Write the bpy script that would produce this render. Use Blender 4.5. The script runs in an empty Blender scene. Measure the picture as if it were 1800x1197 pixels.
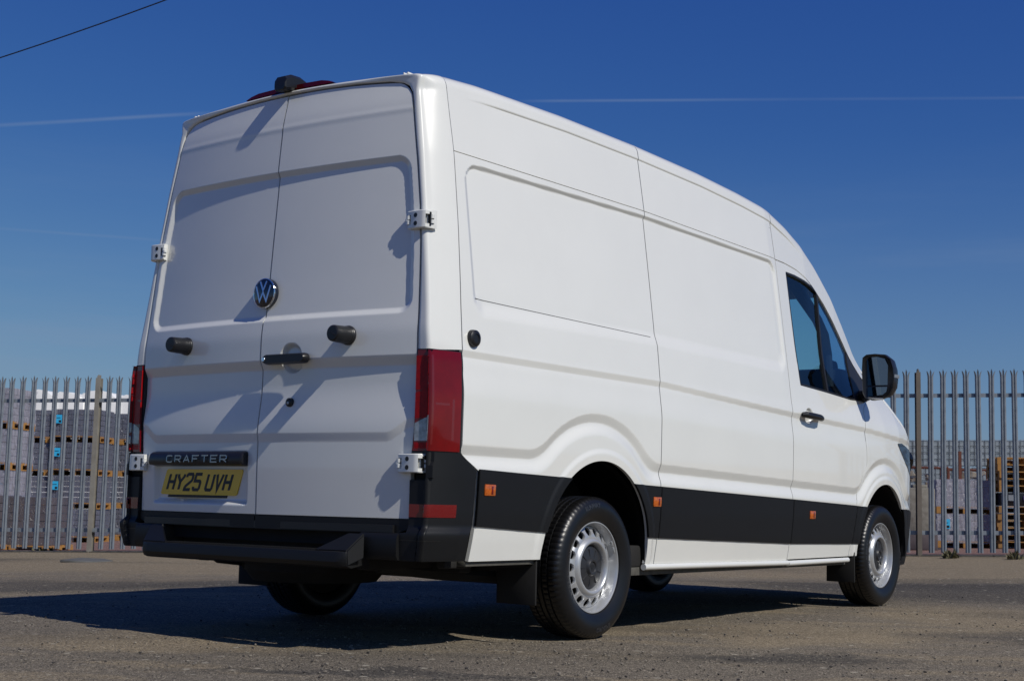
import bpy, bmesh, math, random
import numpy as np
from mathutils import Vector, Matrix
random.seed(7); rng = np.random.default_rng(7)
sc = bpy.context.scene
COL = sc.collection
R2 = math.radians

# ------------------------------------------------------------------ camera, sky, sun, exposure
CAM = dict(f=2515.4652, pos=(-4.6042, -4.809, 0.65), yaw=0.6346, pit=0.1126, rol=0.0227)
CAMF = (math.cos(CAM['yaw']), math.sin(CAM['yaw']))          # horizontal forward
CAMR = (math.sin(CAM['yaw']), -math.cos(CAM['yaw']))         # horizontal right
def setup_camera():
    cd = bpy.data.cameras.new('camera'); co = bpy.data.objects.new('camera', cd); COL.objects.link(co)
    y, p, r = CAM['yaw'], CAM['pit'], CAM['rol']
    f = Vector((math.cos(p)*math.cos(y), math.cos(p)*math.sin(y), math.sin(p)))
    rt = Vector((math.sin(y), -math.cos(y), 0)); up = rt.cross(f)
    c, s = math.cos(r), math.sin(r)
    rr = rt*c + up*s; uu = up*c - rt*s
    m = Matrix((( rr.x, uu.x, -f.x, CAM['pos'][0]), (rr.y, uu.y, -f.y, CAM['pos'][1]), (rr.z, uu.z, -f.z, CAM['pos'][2]), (0, 0, 0, 1)))
    co.matrix_world = m
    cd.sensor_width = 36; cd.sensor_fit = 'HORIZONTAL'; cd.lens = CAM['f']/1800*36
    cd.clip_start = 0.05; cd.clip_end = 8000
    cd.dof.use_dof = True; cd.dof.focus_distance = 7.6; cd.dof.aperture_fstop = 11
    sc.camera = co
setup_camera()
LD = Vector((.088, .718, -.675)).normalized()                 # direction the sunlight travels
SUN_EL = math.asin(-LD.z); SUN_AZ = math.atan2(-LD.x, -LD.y)  # azimuth measured from +Y towards +X
world = bpy.data.worlds.new('World'); sc.world = world; world.use_nodes = True
nt = world.node_tree; nt.nodes.clear()
def N(t, k, **kw):
    n = t.nodes.new(k)
    for a, b in kw.items(): setattr(n, a, b)
    return n
wo = N(nt, 'ShaderNodeOutputWorld'); bg = N(nt, 'ShaderNodeBackground'); sky = N(nt, 'ShaderNodeTexSky')
sky.sky_type = 'NISHITA'; sky.sun_disc = False; sky.sun_elevation = SUN_EL; sky.sun_rotation = SUN_AZ
sky.air_density = 1.0; sky.dust_density = 0.3; sky.ozone_density = 4.0; sky.altitude = 0
bg.inputs[1].default_value = 0.080
# the photograph's deep, polarised blue: one tone curve per channel over the whole sky
SK = 0.085; spl = N(nt, 'ShaderNodeSeparateColor'); cmb = N(nt, 'ShaderNodeCombineColor'); nt.links.new(sky.outputs[0], spl.inputs[0])
for k, (ga, gg) in enumerate(((.56, 1.42), (.61, 1.19), (.60, .61))):
    p_ = N(nt, 'ShaderNodeMath', operation='POWER'); p_.inputs[1].default_value = gg
    q_ = N(nt, 'ShaderNodeMath', operation='MULTIPLY'); q_.inputs[1].default_value = ga*SK**gg/SK
    nt.links.new(spl.outputs[k], p_.inputs[0]); nt.links.new(p_.outputs[0], q_.inputs[0]); nt.links.new(q_.outputs[0], cmb.inputs[k])
# thin cirrus and old contrails, laid out on the sky sphere
tc = N(nt, 'ShaderNodeTexCoord')
def band(normal, off, width, wob):
    """a great-circle streak: |dir . normal - off| < width"""
    d = N(nt, 'ShaderNodeVectorMath', operation='DOT_PRODUCT'); d.inputs[1].default_value = normal
    nt.links.new(tc.outputs['Generated'], d.inputs[0])
    nz = N(nt, 'ShaderNodeTexNoise'); nz.inputs['Scale'].default_value = 9; nt.links.new(tc.outputs['Generated'], nz.inputs['Vector'])
    a = N(nt, 'ShaderNodeMath', operation='MULTIPLY_ADD'); a.inputs[1].default_value = wob; nt.links.new(nz.outputs[0], a.inputs[0]); nt.links.new(d.outputs['Value'], a.inputs[2])
    s = N(nt, 'ShaderNodeMath', operation='SUBTRACT'); s.inputs[1].default_value = off + wob*.5; nt.links.new(a.outputs[0], s.inputs[0])
    ab = N(nt, 'ShaderNodeMath', operation='ABSOLUTE'); nt.links.new(s.outputs[0], ab.inputs[0])
    mr = N(nt, 'ShaderNodeMapRange'); mr.interpolation_type = 'SMOOTHSTEP'; mr.inputs[1].default_value = width; mr.inputs[2].default_value = 0; nt.links.new(ab.outputs[0], mr.inputs[0])
    n2 = N(nt, 'ShaderNodeTexNoise'); n2.inputs['Scale'].default_value = 5; n2.inputs['Detail'].default_value = 5; nt.links.new(tc.outputs['Generated'], n2.inputs['Vector'])
    m2 = N(nt, 'ShaderNodeMapRange'); m2.inputs[1].default_value = .25; m2.inputs[2].default_value = .6; nt.links.new(n2.outputs[0], m2.inputs[0])
    mm = N(nt, 'ShaderNodeMath', operation='MULTIPLY'); nt.links.new(mr.outputs[0], mm.inputs[0]); nt.links.new(m2.outputs[0], mm.inputs[1])
    return mm.outputs[0]
def raydir(px, py):
    y, p, r = CAM['yaw'], CAM['pit'], CAM['rol']
    f = Vector((math.cos(p)*math.cos(y), math.cos(p)*math.sin(y), math.sin(p)))
    rt = Vector((math.sin(y), -math.cos(y), 0)); up = rt.cross(f); c, s = math.cos(r), math.sin(r)
    rr = rt*c + up*s; uu = up*c - rt*s
    return (f + rr*((px-900)/CAM['f']) - uu*((py-598.5)/CAM['f'])).normalized()
def streak(a, b, width, wob=.004):
    A, B = raydir(*a), raydir(*b); n = A.cross(B).normalized(); c = (A+B).normalized(); s = band(n, 0, width, wob)
    d = N(nt, 'ShaderNodeVectorMath', operation='DOT_PRODUCT'); d.inputs[1].default_value = c; nt.links.new(tc.outputs['Generated'], d.inputs[0])
    m = N(nt, 'ShaderNodeMapRange'); m.interpolation_type = 'SMOOTHSTEP'; e = A.dot(c); m.inputs[1].default_value = e-.004; m.inputs[2].default_value = e+.004; nt.links.new(d.outputs['Value'], m.inputs[0])
    q = N(nt, 'ShaderNodeMath', operation='MULTIPLY'); nt.links.new(s, q.inputs[0]); nt.links.new(m.outputs[0], q.inputs[1]); return q.outputs[0]
def addn(a, b, f):
    m = N(nt, 'ShaderNodeMath', operation='MULTIPLY_ADD'); m.inputs[1].default_value = f
    nt.links.new(b, m.inputs[0]); nt.links.new(a, m.inputs[2]) if a is not None else None
    if a is None: m.inputs[2].default_value = 0
    return m.outputs[0]
acc = addn(None, streak((-300, 238), (345, 200), .0020, .001), .30)
acc = addn(acc, streak((940, 178), (2000, 171), .0016, .0004), .26)
acc = addn(acc, streak((-200, 388), (265, 421), .0016, .001), .18)
cz = N(nt, 'ShaderNodeTexNoise'); cz.inputs['Scale'].default_value = 1.0; cz.inputs['Detail'].default_value = 7; cz.inputs['Roughness'].default_value = .6
mp = N(nt, 'ShaderNodeMapping'); mp.inputs['Scale'].default_value = (1.6, 1.6, 15); mp.inputs['Rotation'].default_value = (.06, -.05, 0)
nt.links.new(tc.outputs['Generated'], mp.inputs[0]); nt.links.new(mp.outputs[0], cz.inputs['Vector'])
sep = N(nt, 'ShaderNodeSeparateXYZ'); nt.links.new(tc.outputs['Generated'], sep.inputs[0])
hz = N(nt, 'ShaderNodeMapRange'); hz.interpolation_type = 'SMOOTHSTEP'; hz.inputs[1].default_value = .30; hz.inputs[2].default_value = .05; nt.links.new(sep.outputs['Z'], hz.inputs[0])
cr = N(nt, 'ShaderNodeMapRange'); cr.interpolation_type = 'SMOOTHSTEP'; cr.inputs[1].default_value = .48; cr.inputs[2].default_value = .78; nt.links.new(cz.outputs[0], cr.inputs[0])
cm = N(nt, 'ShaderNodeMath', operation='MULTIPLY'); nt.links.new(hz.outputs[0], cm.inputs[0]); nt.links.new(cr.outputs[0], cm.inputs[1])
hb = N(nt, 'ShaderNodeMapRange'); hb.interpolation_type = 'SMOOTHSTEP'; hb.inputs[1].default_value = .27; hb.inputs[2].default_value = .02; nt.links.new(sep.outputs['Z'], hb.inputs[0])
acc = addn(addn(acc, cm.outputs[0], .36), hb.outputs[0], .30)
mix = N(nt, 'ShaderNodeMix', data_type='RGBA'); mix.inputs['B'].default_value = (2.6, 3.5, 5.2, 1)
nt.links.new(acc, mix.inputs['Factor']); nt.links.new(cmb.outputs[0], mix.inputs['A'])
nt.links.new(mix.outputs['Result'], bg.inputs[0]); nt.links.new(bg.outputs[0], wo.inputs[0])
sl = bpy.data.lights.new('sun', 'SUN'); sl.energy = 3.75; sl.angle = R2(.53); sl.color = (1, .96, .89)
so = bpy.data.objects.new('sun', sl); COL.objects.link(so); so.rotation_euler = LD.to_track_quat('-Z', 'Y').to_euler(); so.location = (-5, -20, 20)
sc.view_settings.view_transform = 'Standard'; sc.view_settings.look = 'None'; sc.view_settings.exposure = 0; sc.view_settings.gamma = 1
sc.view_settings.use_curve_mapping = False
sc.render.engine = 'CYCLES'

# ------------------------------------------------------------------ materials
def mat(name, col, rough=.5, metal=0, coat=0, coat_r=.03, spec=.5, var=0, vscale=8, bump=0, bscale=60, col2=None, dirt=None):
    m = bpy.data.materials.new(name); m.use_nodes = True; t = m.node_tree
    b = t.nodes['Principled BSDF']
    b.inputs['Roughness'].default_value = rough; b.inputs['Metallic'].default_value = metal
    b.inputs['Coat Weight'].default_value = coat; b.inputs['Coat Roughness'].default_value = coat_r
    b.inputs['Specular IOR Level'].default_value = spec
    b.inputs['Base Color'].default_value = (*col, 1)
    c = N(t, 'ShaderNodeTexCoord')
    if var or col2:
        nz = N(t, 'ShaderNodeTexNoise'); nz.inputs['Scale'].default_value = vscale; nz.inputs['Detail'].default_value = 6; nz.inputs['Roughness'].default_value = .6
        t.links.new(c.outputs['Object'], nz.inputs['Vector'])
        r = N(t, 'ShaderNodeValToRGB'); c2 = col2 or tuple(x*(1-var) for x in col)
        r.color_ramp.elements[0].position = .3; r.color_ramp.elements[1].position = .7
        r.color_ramp.elements[0].color = (*c2, 1); r.color_ramp.elements[1].color = (*col, 1)
        t.links.new(nz.outputs[0], r.inputs[0]); t.links.new(r.outputs[0], b.inputs['Base Color'])
    if bump:
        n2 = N(t, 'ShaderNodeTexNoise'); n2.inputs['Scale'].default_value = bscale; n2.inputs['Detail'].default_value = 4
        t.links.new(c.outputs['Object'], n2.inputs['Vector'])
        bp = N(t, 'ShaderNodeBump'); bp.inputs['Strength'].default_value = bump; bp.inputs['Distance'].default_value = .01
        t.links.new(n2.outputs[0], bp.inputs['Height']); t.links.new(bp.outputs[0], b.inputs['Normal'])
    return m
M = {}
M['paint'] = mat('white_paint', (.735, .735, .695), .28, coat=1, coat_r=.015, var=.03, vscale=3)
M['clad'] = mat('black_cladding', (.0055, .0058, .0064), .52, spec=.38, bump=.06, bscale=900, var=.15, vscale=12)
M['black'] = mat('black_plastic', (.010, .010, .011), .35, bump=.03, bscale=500)
M['gloss'] = mat('gloss_black', (.006, .006, .007), .08, coat=1)
M['under'] = mat('underbody', (.012, .011, .010), .85, var=.5, vscale=6)
M['shell'] = mat('inner_shell', (.008, .008, .008), .9)
M['rubber'] = mat('tyre_rubber', (.0058, .0058, .0066), .36, bump=.05, bscale=300, var=.3, vscale=20)
M['rim'] = mat('silver_wheel', (.50, .51, .52), .33, metal=.55, coat=.3, var=.05)
M['capm'] = mat('wheel_cap', (.022, .023, .026), .4)
M['chrome'] = mat('chrome', (.75, .77, .80), .08, metal=1)
M['amber'] = mat('amber_lens', (.62, .13, .01), .12, coat=1, var=.5, vscale=90)
M['red'] = mat('red_lens', (.16, .0015, .003), .06, coat=.4, coat_r=.01, spec=.35, var=.35, vscale=6)
M['red2'] = mat('red_reflector', (.16, .003, .004), .14, coat=1, var=.3, vscale=200)
M['red3'] = mat('red_inner_lens', (.34, .004, .006), .30, spec=.25, var=.35, vscale=60)
M['clear'] = mat('clear_lens', (.40, .42, .45), .10, coat=1, metal=.3, var=.6, vscale=40)
M['seal'] = mat('window_seal', (.010, .010, .012), .5)
M['yellow'] = mat('plate_yellow', (.85, .52, .005), .28, coat=.6, var=.05, vscale=40)
M['ink'] = mat('plate_ink', (.012, .012, .012), .35)
M['badge'] = mat('badge_navy', (.004, .006, .015), .06, coat=1)
M['badgel'] = mat('badge_silver', (.42, .50, .72), .14, metal=.9)
M['interior'] = mat('cab_plastic', (.018, .018, .020), .6)
M['seat'] = mat('seat_fabric', (.022, .023, .026), .9, bump=.2, bscale=250)
M['sealant'] = mat('sill_underseal', (.10, .095, .08), .8, var=.4, vscale=30)
def glass(name, tint, rough=0.0):
    m = bpy.data.materials.new(name); m.use_nodes = True; t = m.node_tree; t.nodes.clear()
    o = N(t, 'ShaderNodeOutputMaterial'); tr = N(t, 'ShaderNodeBsdfTransparent'); gl = N(t, 'ShaderNodeBsdfGlossy'); fr = N(t, 'ShaderNodeFresnel'); mx = N(t, 'ShaderNodeMixShader')
    tr.inputs[0].default_value = (*tint, 1); gl.inputs['Roughness'].default_value = rough; fr.inputs[0].default_value = 1.5
    gl.inputs[0].default_value = (.9, .95, 1, 1)
    ge = N(t, 'ShaderNodeNewGeometry'); mr = N(t, 'ShaderNodeMapRange'); mr.inputs[3].default_value = 1.45; mr.inputs[4].default_value = 1/1.45; t.links.new(ge.outputs['Backfacing'], mr.inputs[0]); t.links.new(mr.outputs[0], fr.inputs[0])
    t.links.new(fr.outputs[0], mx.inputs[0]); t.links.new(tr.outputs[0], mx.inputs[1]); t.links.new(gl.outputs[0], mx.inputs[2]); t.links.new(mx.outputs[0], o.inputs[0])
    return m
M['glass'] = glass('window_glass', (.80, .98, .90))
M['glass2'] = glass('quarter_glass', (.50, .70, .86))
M['mirror'] = mat('mirror_glass', (.12, .16, .20), .02, metal=1)
M['letter'] = mat('satin_letter', (.34, .35, .37), .22, metal=1)
M['film'] = None

# ------------------------------------------------------------------ object helpers
def link(o, parent=None):
    COL.objects.link(o)
    if parent is not None: o.parent = parent
    return o
def tag(o, label=None, cat=None, group=None, kind=None):
    if label: o['label'] = label
    if cat: o['category'] = cat
    if group: o['group'] = group
    if kind: o['kind'] = kind
    return o
def empty(name, loc=(0, 0, 0), parent=None):
    o = bpy.data.objects.new(name, None); o.location = loc; o.empty_display_size = .2
    return link(o, parent)
def mesh_np(name, V, F, material, parent=None, normals=None, smooth=True, mats=None, fm=None):
    me = bpy.data.meshes.new(name); me.from_pydata([tuple(v) for v in np.asarray(V, float).tolist()], [], F); me.update()
    for m in (mats or [material]): me.materials.append(m)
    if fm is not None: me.polygons.foreach_set('material_index', fm)
    if smooth: me.polygons.foreach_set('use_smooth', [True]*len(me.polygons))
    if normals is not None: me.normals_split_custom_set_from_vertices([tuple(n) for n in np.asarray(normals).tolist()])
    o = bpy.data.objects.new(name, me); link(o, parent)
    return o
def bm_obj(name, bm, material, parent=None, smooth=False, angle=35):
    me = bpy.data.meshes.new(name); bmesh.ops.recalc_face_normals(bm, faces=bm.faces); 
    if smooth:
        ca = math.cos(R2(angle))
        for f in bm.faces: f.smooth = True
        for e in bm.edges:
            if len(e.link_faces) == 2 and e.link_faces[0].normal.dot(e.link_faces[1].normal) < ca: e.smooth = False
    bm.to_mesh(me); bm.free(); me.materials.append(material)
    return link(bpy.data.objects.new(name, me), parent)
def add_box(bm, c, s, bev=0, rot=None, seg=2):
    r = bmesh.ops.create_cube(bm, size=1); vs = r['verts']
    for v in vs: v.co = Vector((v.co.x*s[0], v.co.y*s[1], v.co.z*s[2]))
    if bev:
        es = list({e for v in vs for e in v.link_edges})
        rr = bmesh.ops.bevel(bm, geom=es, offset=bev, segments=seg, affect='EDGES', profile=.5)
        vs = list({v for f in rr['faces'] for v in f.verts} | {v for v in vs if v.is_valid})
    m = Matrix.Translation(Vector(c)) @ (rot.to_4x4() if rot is not None else Matrix())
    for v in vs: v.co = m @ v.co
    return vs
def box_obj(name, c, s, material, parent=None, bev=0, rot=None):
    bm = bmesh.new(); add_box(bm, c, s, bev, rot); return bm_obj(name, bm, material, parent, smooth=bev > 0)
def add_prism(bm, pts, d, depth):
    """polygon pts (3D, list of Vector) extruded by vector d*depth"""
    a = [bm.verts.new(p) for p in pts]; b = [bm.verts.new(Vector(p)+Vector(d)*depth) for p in pts]; n = len(pts)
    bm.faces.new(a); bm.faces.new(b[::-1])
    for i in range(n): bm.faces.new((a[i], b[i], b[(i+1) % n], a[(i+1) % n]))
def lathe(prof, n=64, axis='Y', closed=False):
    """prof: list of (r, a): radius, position along the axis; returns V,F"""
    V = []; F = []; m = len(prof)
    for i in range(n):
        t = 2*math.pi*i/n; c, s = math.cos(t), math.sin(t)
        for r, a in prof:
            V.append((r*c, a, r*s) if axis == 'Y' else ((a, r*c, r*s) if axis == 'X' else (r*c, r*s, a)))
    for i in range(n):
        j = (i+1) % n
        for k in range(m-1 if not closed else m):
            l = (k+1) % m
            F.append((i*m+k, j*m+k, j*m+l, i*m+l))
    return V, F
def bm_from(V, F):
    bm = bmesh.new(); vs = [bm.verts.new(v) for v in V]
    for f in F:
        try: bm.faces.new([vs[i] for i in f])
        except ValueError: pass
    return bm
def tube(bm, pts, r, n=8, cap=True):
    pts = [Vector(p) for p in pts]; rings = []
    for i, p in enumerate(pts):
        d = (pts[min(i+1, len(pts)-1)]-pts[max(i-1, 0)]).normalized()
        u = d.orthogonal().normalized() if i == 0 else (u0 - d*u0.dot(d)).normalized()
        u0 = u; w = d.cross(u)
        rr = r[i] if isinstance(r, (list, tuple)) else r
        rings.append([bm.verts.new(p+(u*math.cos(2*math.pi*k/n)+w*math.sin(2*math.pi*k/n))*rr) for k in range(n)])
    for a, b in zip(rings, rings[1:]):
        for k in range(n): bm.faces.new((a[k], a[(k+1) % n], b[(k+1) % n], b[k]))
    if cap: bm.faces.new(rings[0][::-1]); bm.faces.new(rings[-1])
def strokes(bm, polys, fmap, w, z0, z1, dz=.0003):
    """flat thick polylines with mitred joints; fmap(x,y,h)->3D; every stroke sits dz above the one before"""
    for si, pl in enumerate(polys):
        P = [np.array(p, float) for p in pl]; L = []; Rr = []
        closed = len(P) > 2 and np.allclose(P[0], P[-1])
        for i, p in enumerate(P):
            if closed and i in (0, len(P)-1): d0 = P[-1]-P[-2]; d1 = P[1]-P[0]
            else: d0 = p-P[i-1] if i > 0 else P[1]-P[0]; d1 = P[i+1]-p if i < len(P)-1 else P[-1]-P[-2]
            d0 = d0/np.linalg.norm(d0); d1 = d1/np.linalg.norm(d1)
            n0 = np.array((-d0[1], d0[0])); n1 = np.array((-d1[1], d1[0])); m = n0+n1; m /= np.linalg.norm(m); k = w/2/max(.35, m.dot(n0))
            L.append(p+m*k); Rr.append(p-m*k)
        h = z1+si*dz
        rows = [[bm.verts.new(fmap(q[0], q[1], hh)) for q, hh in ((l, z0), (l, h), (r, h), (r, z0))] for l, r in zip(L, Rr)]
        for a, b in zip(rows, rows[1:]):
            for k in range(3): bm.faces.new((a[k], a[k+1], b[k+1], b[k]))
        if not closed: bm.faces.new(rows[0]); bm.faces.new(rows[-1][::-1])
def text_bm(s, size, extrude=.001, font_bold=0.0):
    cu = bpy.data.curves.new('tmp_text', 'FONT'); cu.body = s; cu.size = size; cu.extrude = extrude; cu.offset = font_bold; cu.resolution_u = 2
    o = bpy.data.objects.new('tmp_text', cu); COL.objects.link(o)
    dg = bpy.context.evaluated_depsgraph_get(); me = bpy.data.meshes.new_from_object(o.evaluated_get(dg))
    bm = bmesh.new(); bm.from_mesh(me); bpy.data.objects.remove(o); bpy.data.meshes.remove(me)
    return bm

# ------------------------------------------------------------------ van body surface
def itp(x, t):
    t = np.asarray(t, float); return np.interp(x, t[:, 0], t[:, 1])
_o = np.linspace(-1.5, 1.5, 13); _k = np.exp(-_o*_o*1.2); _k /= _k.sum()
def sitp(x, tab, w=.04):
    x = np.asarray(x, float); return sum(k*itp(x+o*w, tab) for k, o in zip(_k, _o))
def sm(t, a, b):
    t = np.clip((np.asarray(t, float)-a)/(b-a), 0, 1); return t*t*(3-2*t)
YP = [(.2, .925), (.36, .962), (.48, .98), (.6, .992), (.75, 1.0), (.9, 1.005), (1.1, 1.007), (1.25, 1.002), (1.31, .992), (1.44, .979), (1.6, .962), (1.84, .932), (2.18, .888), (2.36, .860), (2.5, .838), (2.7, .80)]
TL = [(0, 0), (4.67, 0), (5.0, .006), (5.3, .022), (5.5, .045), (5.6, .066), (5.75, .125), (5.85, .2), (5.93, .35), (5.975, .65), (5.99, .93)]
TU = [(0, 0), (3.4, 0), (4.0, .035), (4.5, .085), (5.0, .15), (5.4, .17)]
T_ = [(-.5, 2.53), (.1, 2.55), (.5, 2.582), (1.2, 2.605), (1.9, 2.608), (2.6, 2.595), (3.1, 2.57), (3.48, 2.54), (3.75, 2.48), (3.97, 2.41), (4.2, 2.305), (4.47, 2.14), (4.8, 1.86), (5.0, 1.68), (5.245, 1.487), (5.62, 1.19), (5.75, 1.07), (5.85, .96), (5.93, .85), (5.99, .70)]
CRN = [(0, .03), (3.2, .035), (3.9, .07), (4.5, .11), (5.1, .11), (5.5, .08), (5.99, .03)]
def T(x): return sitp(x, T_, .03)
def tap(x, z):
    l = itp(x, TL); u = itp(x, TU); m = sm(z, 1.15, 1.75); return np.minimum(l+u*m, .96)
ARC_R = (1.335, .385, .475); ARC_F = (4.985, .385, .445)   # wheel arch openings: x, z, radius
ZSTEP = [(.2, 1.302), (1.9, 1.303), (3.08, 1.256), (3.49, 1.240), (4.63, 1.208), (5.28, 1.174), (5.7, 1.15)]
ZGRV = [(0, .892), (.8, .892), (1.9, .867), (3.5, .824), (4.5, .797), (6, .76)]
ZRECT = [(.3, 2.156), (.45, 2.168), (1.9, 2.196), (3.5, 2.182)]
ZSEAM = [(.2, 2.200), (1.9, 2.222), (3.5, 2.203)]
def lin(t, a, b): return .15*sm(t, a, b)+.85*np.clip((np.asarray(t, float)-a)/(b-a), 0, 1)
def smin(a, b, k):
    h = np.clip(.5+.5*(b-a)/k, 0, 1); return b*(1-h)+a*h-k*h*(1-h)
def rbox(x, z, x0, x1, z0, z1, r):
    """positive inside"""
    cx, cz = (x0+x1)/2, (z0+z1)/2; qx = np.abs(x-cx)-(x1-x0)/2+r; qz = np.abs(z-cz)-(z1-z0)/2+r
    return -(np.hypot(np.maximum(qx, 0), np.maximum(qz, 0))+np.minimum(np.maximum(qx, qz), 0)-r)
def arch_e(x, z):
    """distance outside the nearest wheel-arch opening"""
    out = None
    for cx, cz, r in (ARC_R, ARC_F):
        d = np.where(z > cz, np.hypot(x-cx, z-cz)-r, np.abs(x-cx)*1.0-r+(cz-z)*.10)
        out = d if out is None else np.minimum(out, d)
    return out
def rel(x, z):
    """inward relief of the body side"""
    t = sitp(x, ZSTEP, .1)-z
    d = .011*lin(t, 0, .032)*(1-sm(t, .034, .20))*(1-sm(x, 5.5, 5.75))
    p1 = z-sitp(x, ZGRV, .1)
    p2 = np.hypot(x-1.29, z-.39)-.70; p3 = np.hypot(x-4.99, z-.38)-.635
    ph = smin(smin(p1, p2, .07), p3, .07)
    d = d+(.014*lin(-ph, 0, .042)-.018*sm(-ph, .042, .110))*(1-sm(x, 5.6, 5.8))
    e = arch_e(x, z); d = d-.007*(1-sm(e, .035, .065))
    top_ = sitp(x, ZRECT, .05); zt = z-(top_-2.19)
    rr = rbox(x, zt, .325, 3.47, 1.475, 2.19, .085)
    soft = sm(x, 1.95, 2.3); w = .018+.05*(1-sm(zt, 1.50, 1.60))
    d = d+.014*(lin(rr, 0, .018)*sm(zt, 1.52, 1.62)+sm(rr, 0, .085)*(1-sm(zt, 1.52, 1.62)))
    d = d+.020*(1-sm(np.hypot((x-3.745)/.062, (z-1.232)/.052), .62, 1.0))      # bowl behind the cab door handle
    return d
RC, L1, LR = .07, .115, .78
def side(x, z, rl=True):
    y = sitp(z, YP, .02)-tap(x, z)
    if rl: y = y-rel(x, z)
    return np.stack([x, -y, z], -1)
def top(x, q):
    """q<0: body side just below the roof edge; 0..L1 the corner; beyond: across to the centre line"""
    Tx = T(x); zc = Tx-RC; y1 = sitp(zc, YP, .02)-tap(x, zc)
    led = .007*sm(q, -.034, -.024)*sm(x, .35, .7)*(1-sm(x, 3.6, 4.1))
    zs = zc+q; ys = sitp(zs, YP, .02)-tap(x, zs)+led
    dg = (q < -.03); rls = np.where(dg, rel(x, zs), 0); ys = ys-rls
    cr = itp(x, CRN); yr = np.maximum(y1-.078, .01); slope = 2*cr/np.maximum(yr, .05)
    t = np.clip(q/L1, 0, 1)
    P0y, P0z = y1+led, zc; P2y, P2z = yr, Tx; P1y = y1-.007+led; P1z = Tx-(P1y-yr)*slope*.9
    by = (1-t)**2*P0y+2*t*(1-t)*P1y+t*t*P2y; bz = (1-t)**2*P0z+2*t*(1-t)*P1z+t*t*P2z
    w = np.clip((q-L1)/LR, 0, 1); ry = yr*(1-w); rz = Tx+cr*(1-(1-w)**2)
    y = np.where(q < 0, ys, np.where(q < L1, by, ry)); z = np.where(q < 0, zs, np.where(q < L1, bz, rz))
    return np.stack([x+0*q, -y, z], -1)
RZ = [(.3, -.015), (.567, -.015), (.786, -.02), (1.38, -.02), (1.47, -.01), (1.65, .005), (1.87, .021), (2.2, .047), (2.41, .066), (2.53, .084), (2.7, .1)]
def Rx(y, z): return sitp(z, RZ, .03)+.08*np.asarray(y)**2
GAP = [(.3, .865), (.60, .868), (.84, .872), (.95, .882), (1.29, .888), (1.42, .884), (1.77, .862), (1.93, .845), (2.137, .812), (2.35, .772), (2.6, .72)]
def gap(z): return sitp(z, GAP, .04)
def rtop(y): return 2.548-.075*np.abs(y)**2.2*1.0
def drel(y, z):
    """inward relief of the rear doors (y signed)"""
    a = np.abs(y); g = gap(z)
    s = np.minimum(g-.033-a, 2.165-z); ca = .07; q1 = np.maximum(ca-(g-.033-a), 0); q2 = np.maximum(ca-(2.165-z), 0)
    s = np.where((q1 > 0) & (q2 > 0), ca-np.hypot(q1, q2), s)
    b = z-1.450; s2 = np.where((q1 > 0) & (b < ca), ca-np.hypot(q1, np.maximum(ca-b, 0)), b); s = np.minimum(s, s2)
    d = .015*lin(s, 0, .026)
    st = 1.268-z
    d = d+.020*lin(st, 0, .042)*(1-sm(z, .93, 1.18)*0-1*(1-sm(z, .93, 1.16)))
    # lower bulge edge, rising towards the outer edges
    zb = .938+.06*sm(a, .74, .87)
    d = d+.0065*lin(zb-z, 0, .040)
    d = d-.0018*np.exp(-((z-2.378)/.014)**2)+.008*sm(z, 2.378, 2.55)
    # number plate recess on the left door
    r = rbox(y, z, .055, .765, .607, .86, .02); d = d+.022*sm(r, 0, .030)
    # handle bowl on the right door
    hb = np.hypot((y+.193)/.070, (z-1.275)/.070); d = d+.026*(1-sm(hb, .70, 1.0))
    return d
def rear(y, z):
    return np.stack([Rx(y, z)+drel(y, z), y, z], -1)

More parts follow.
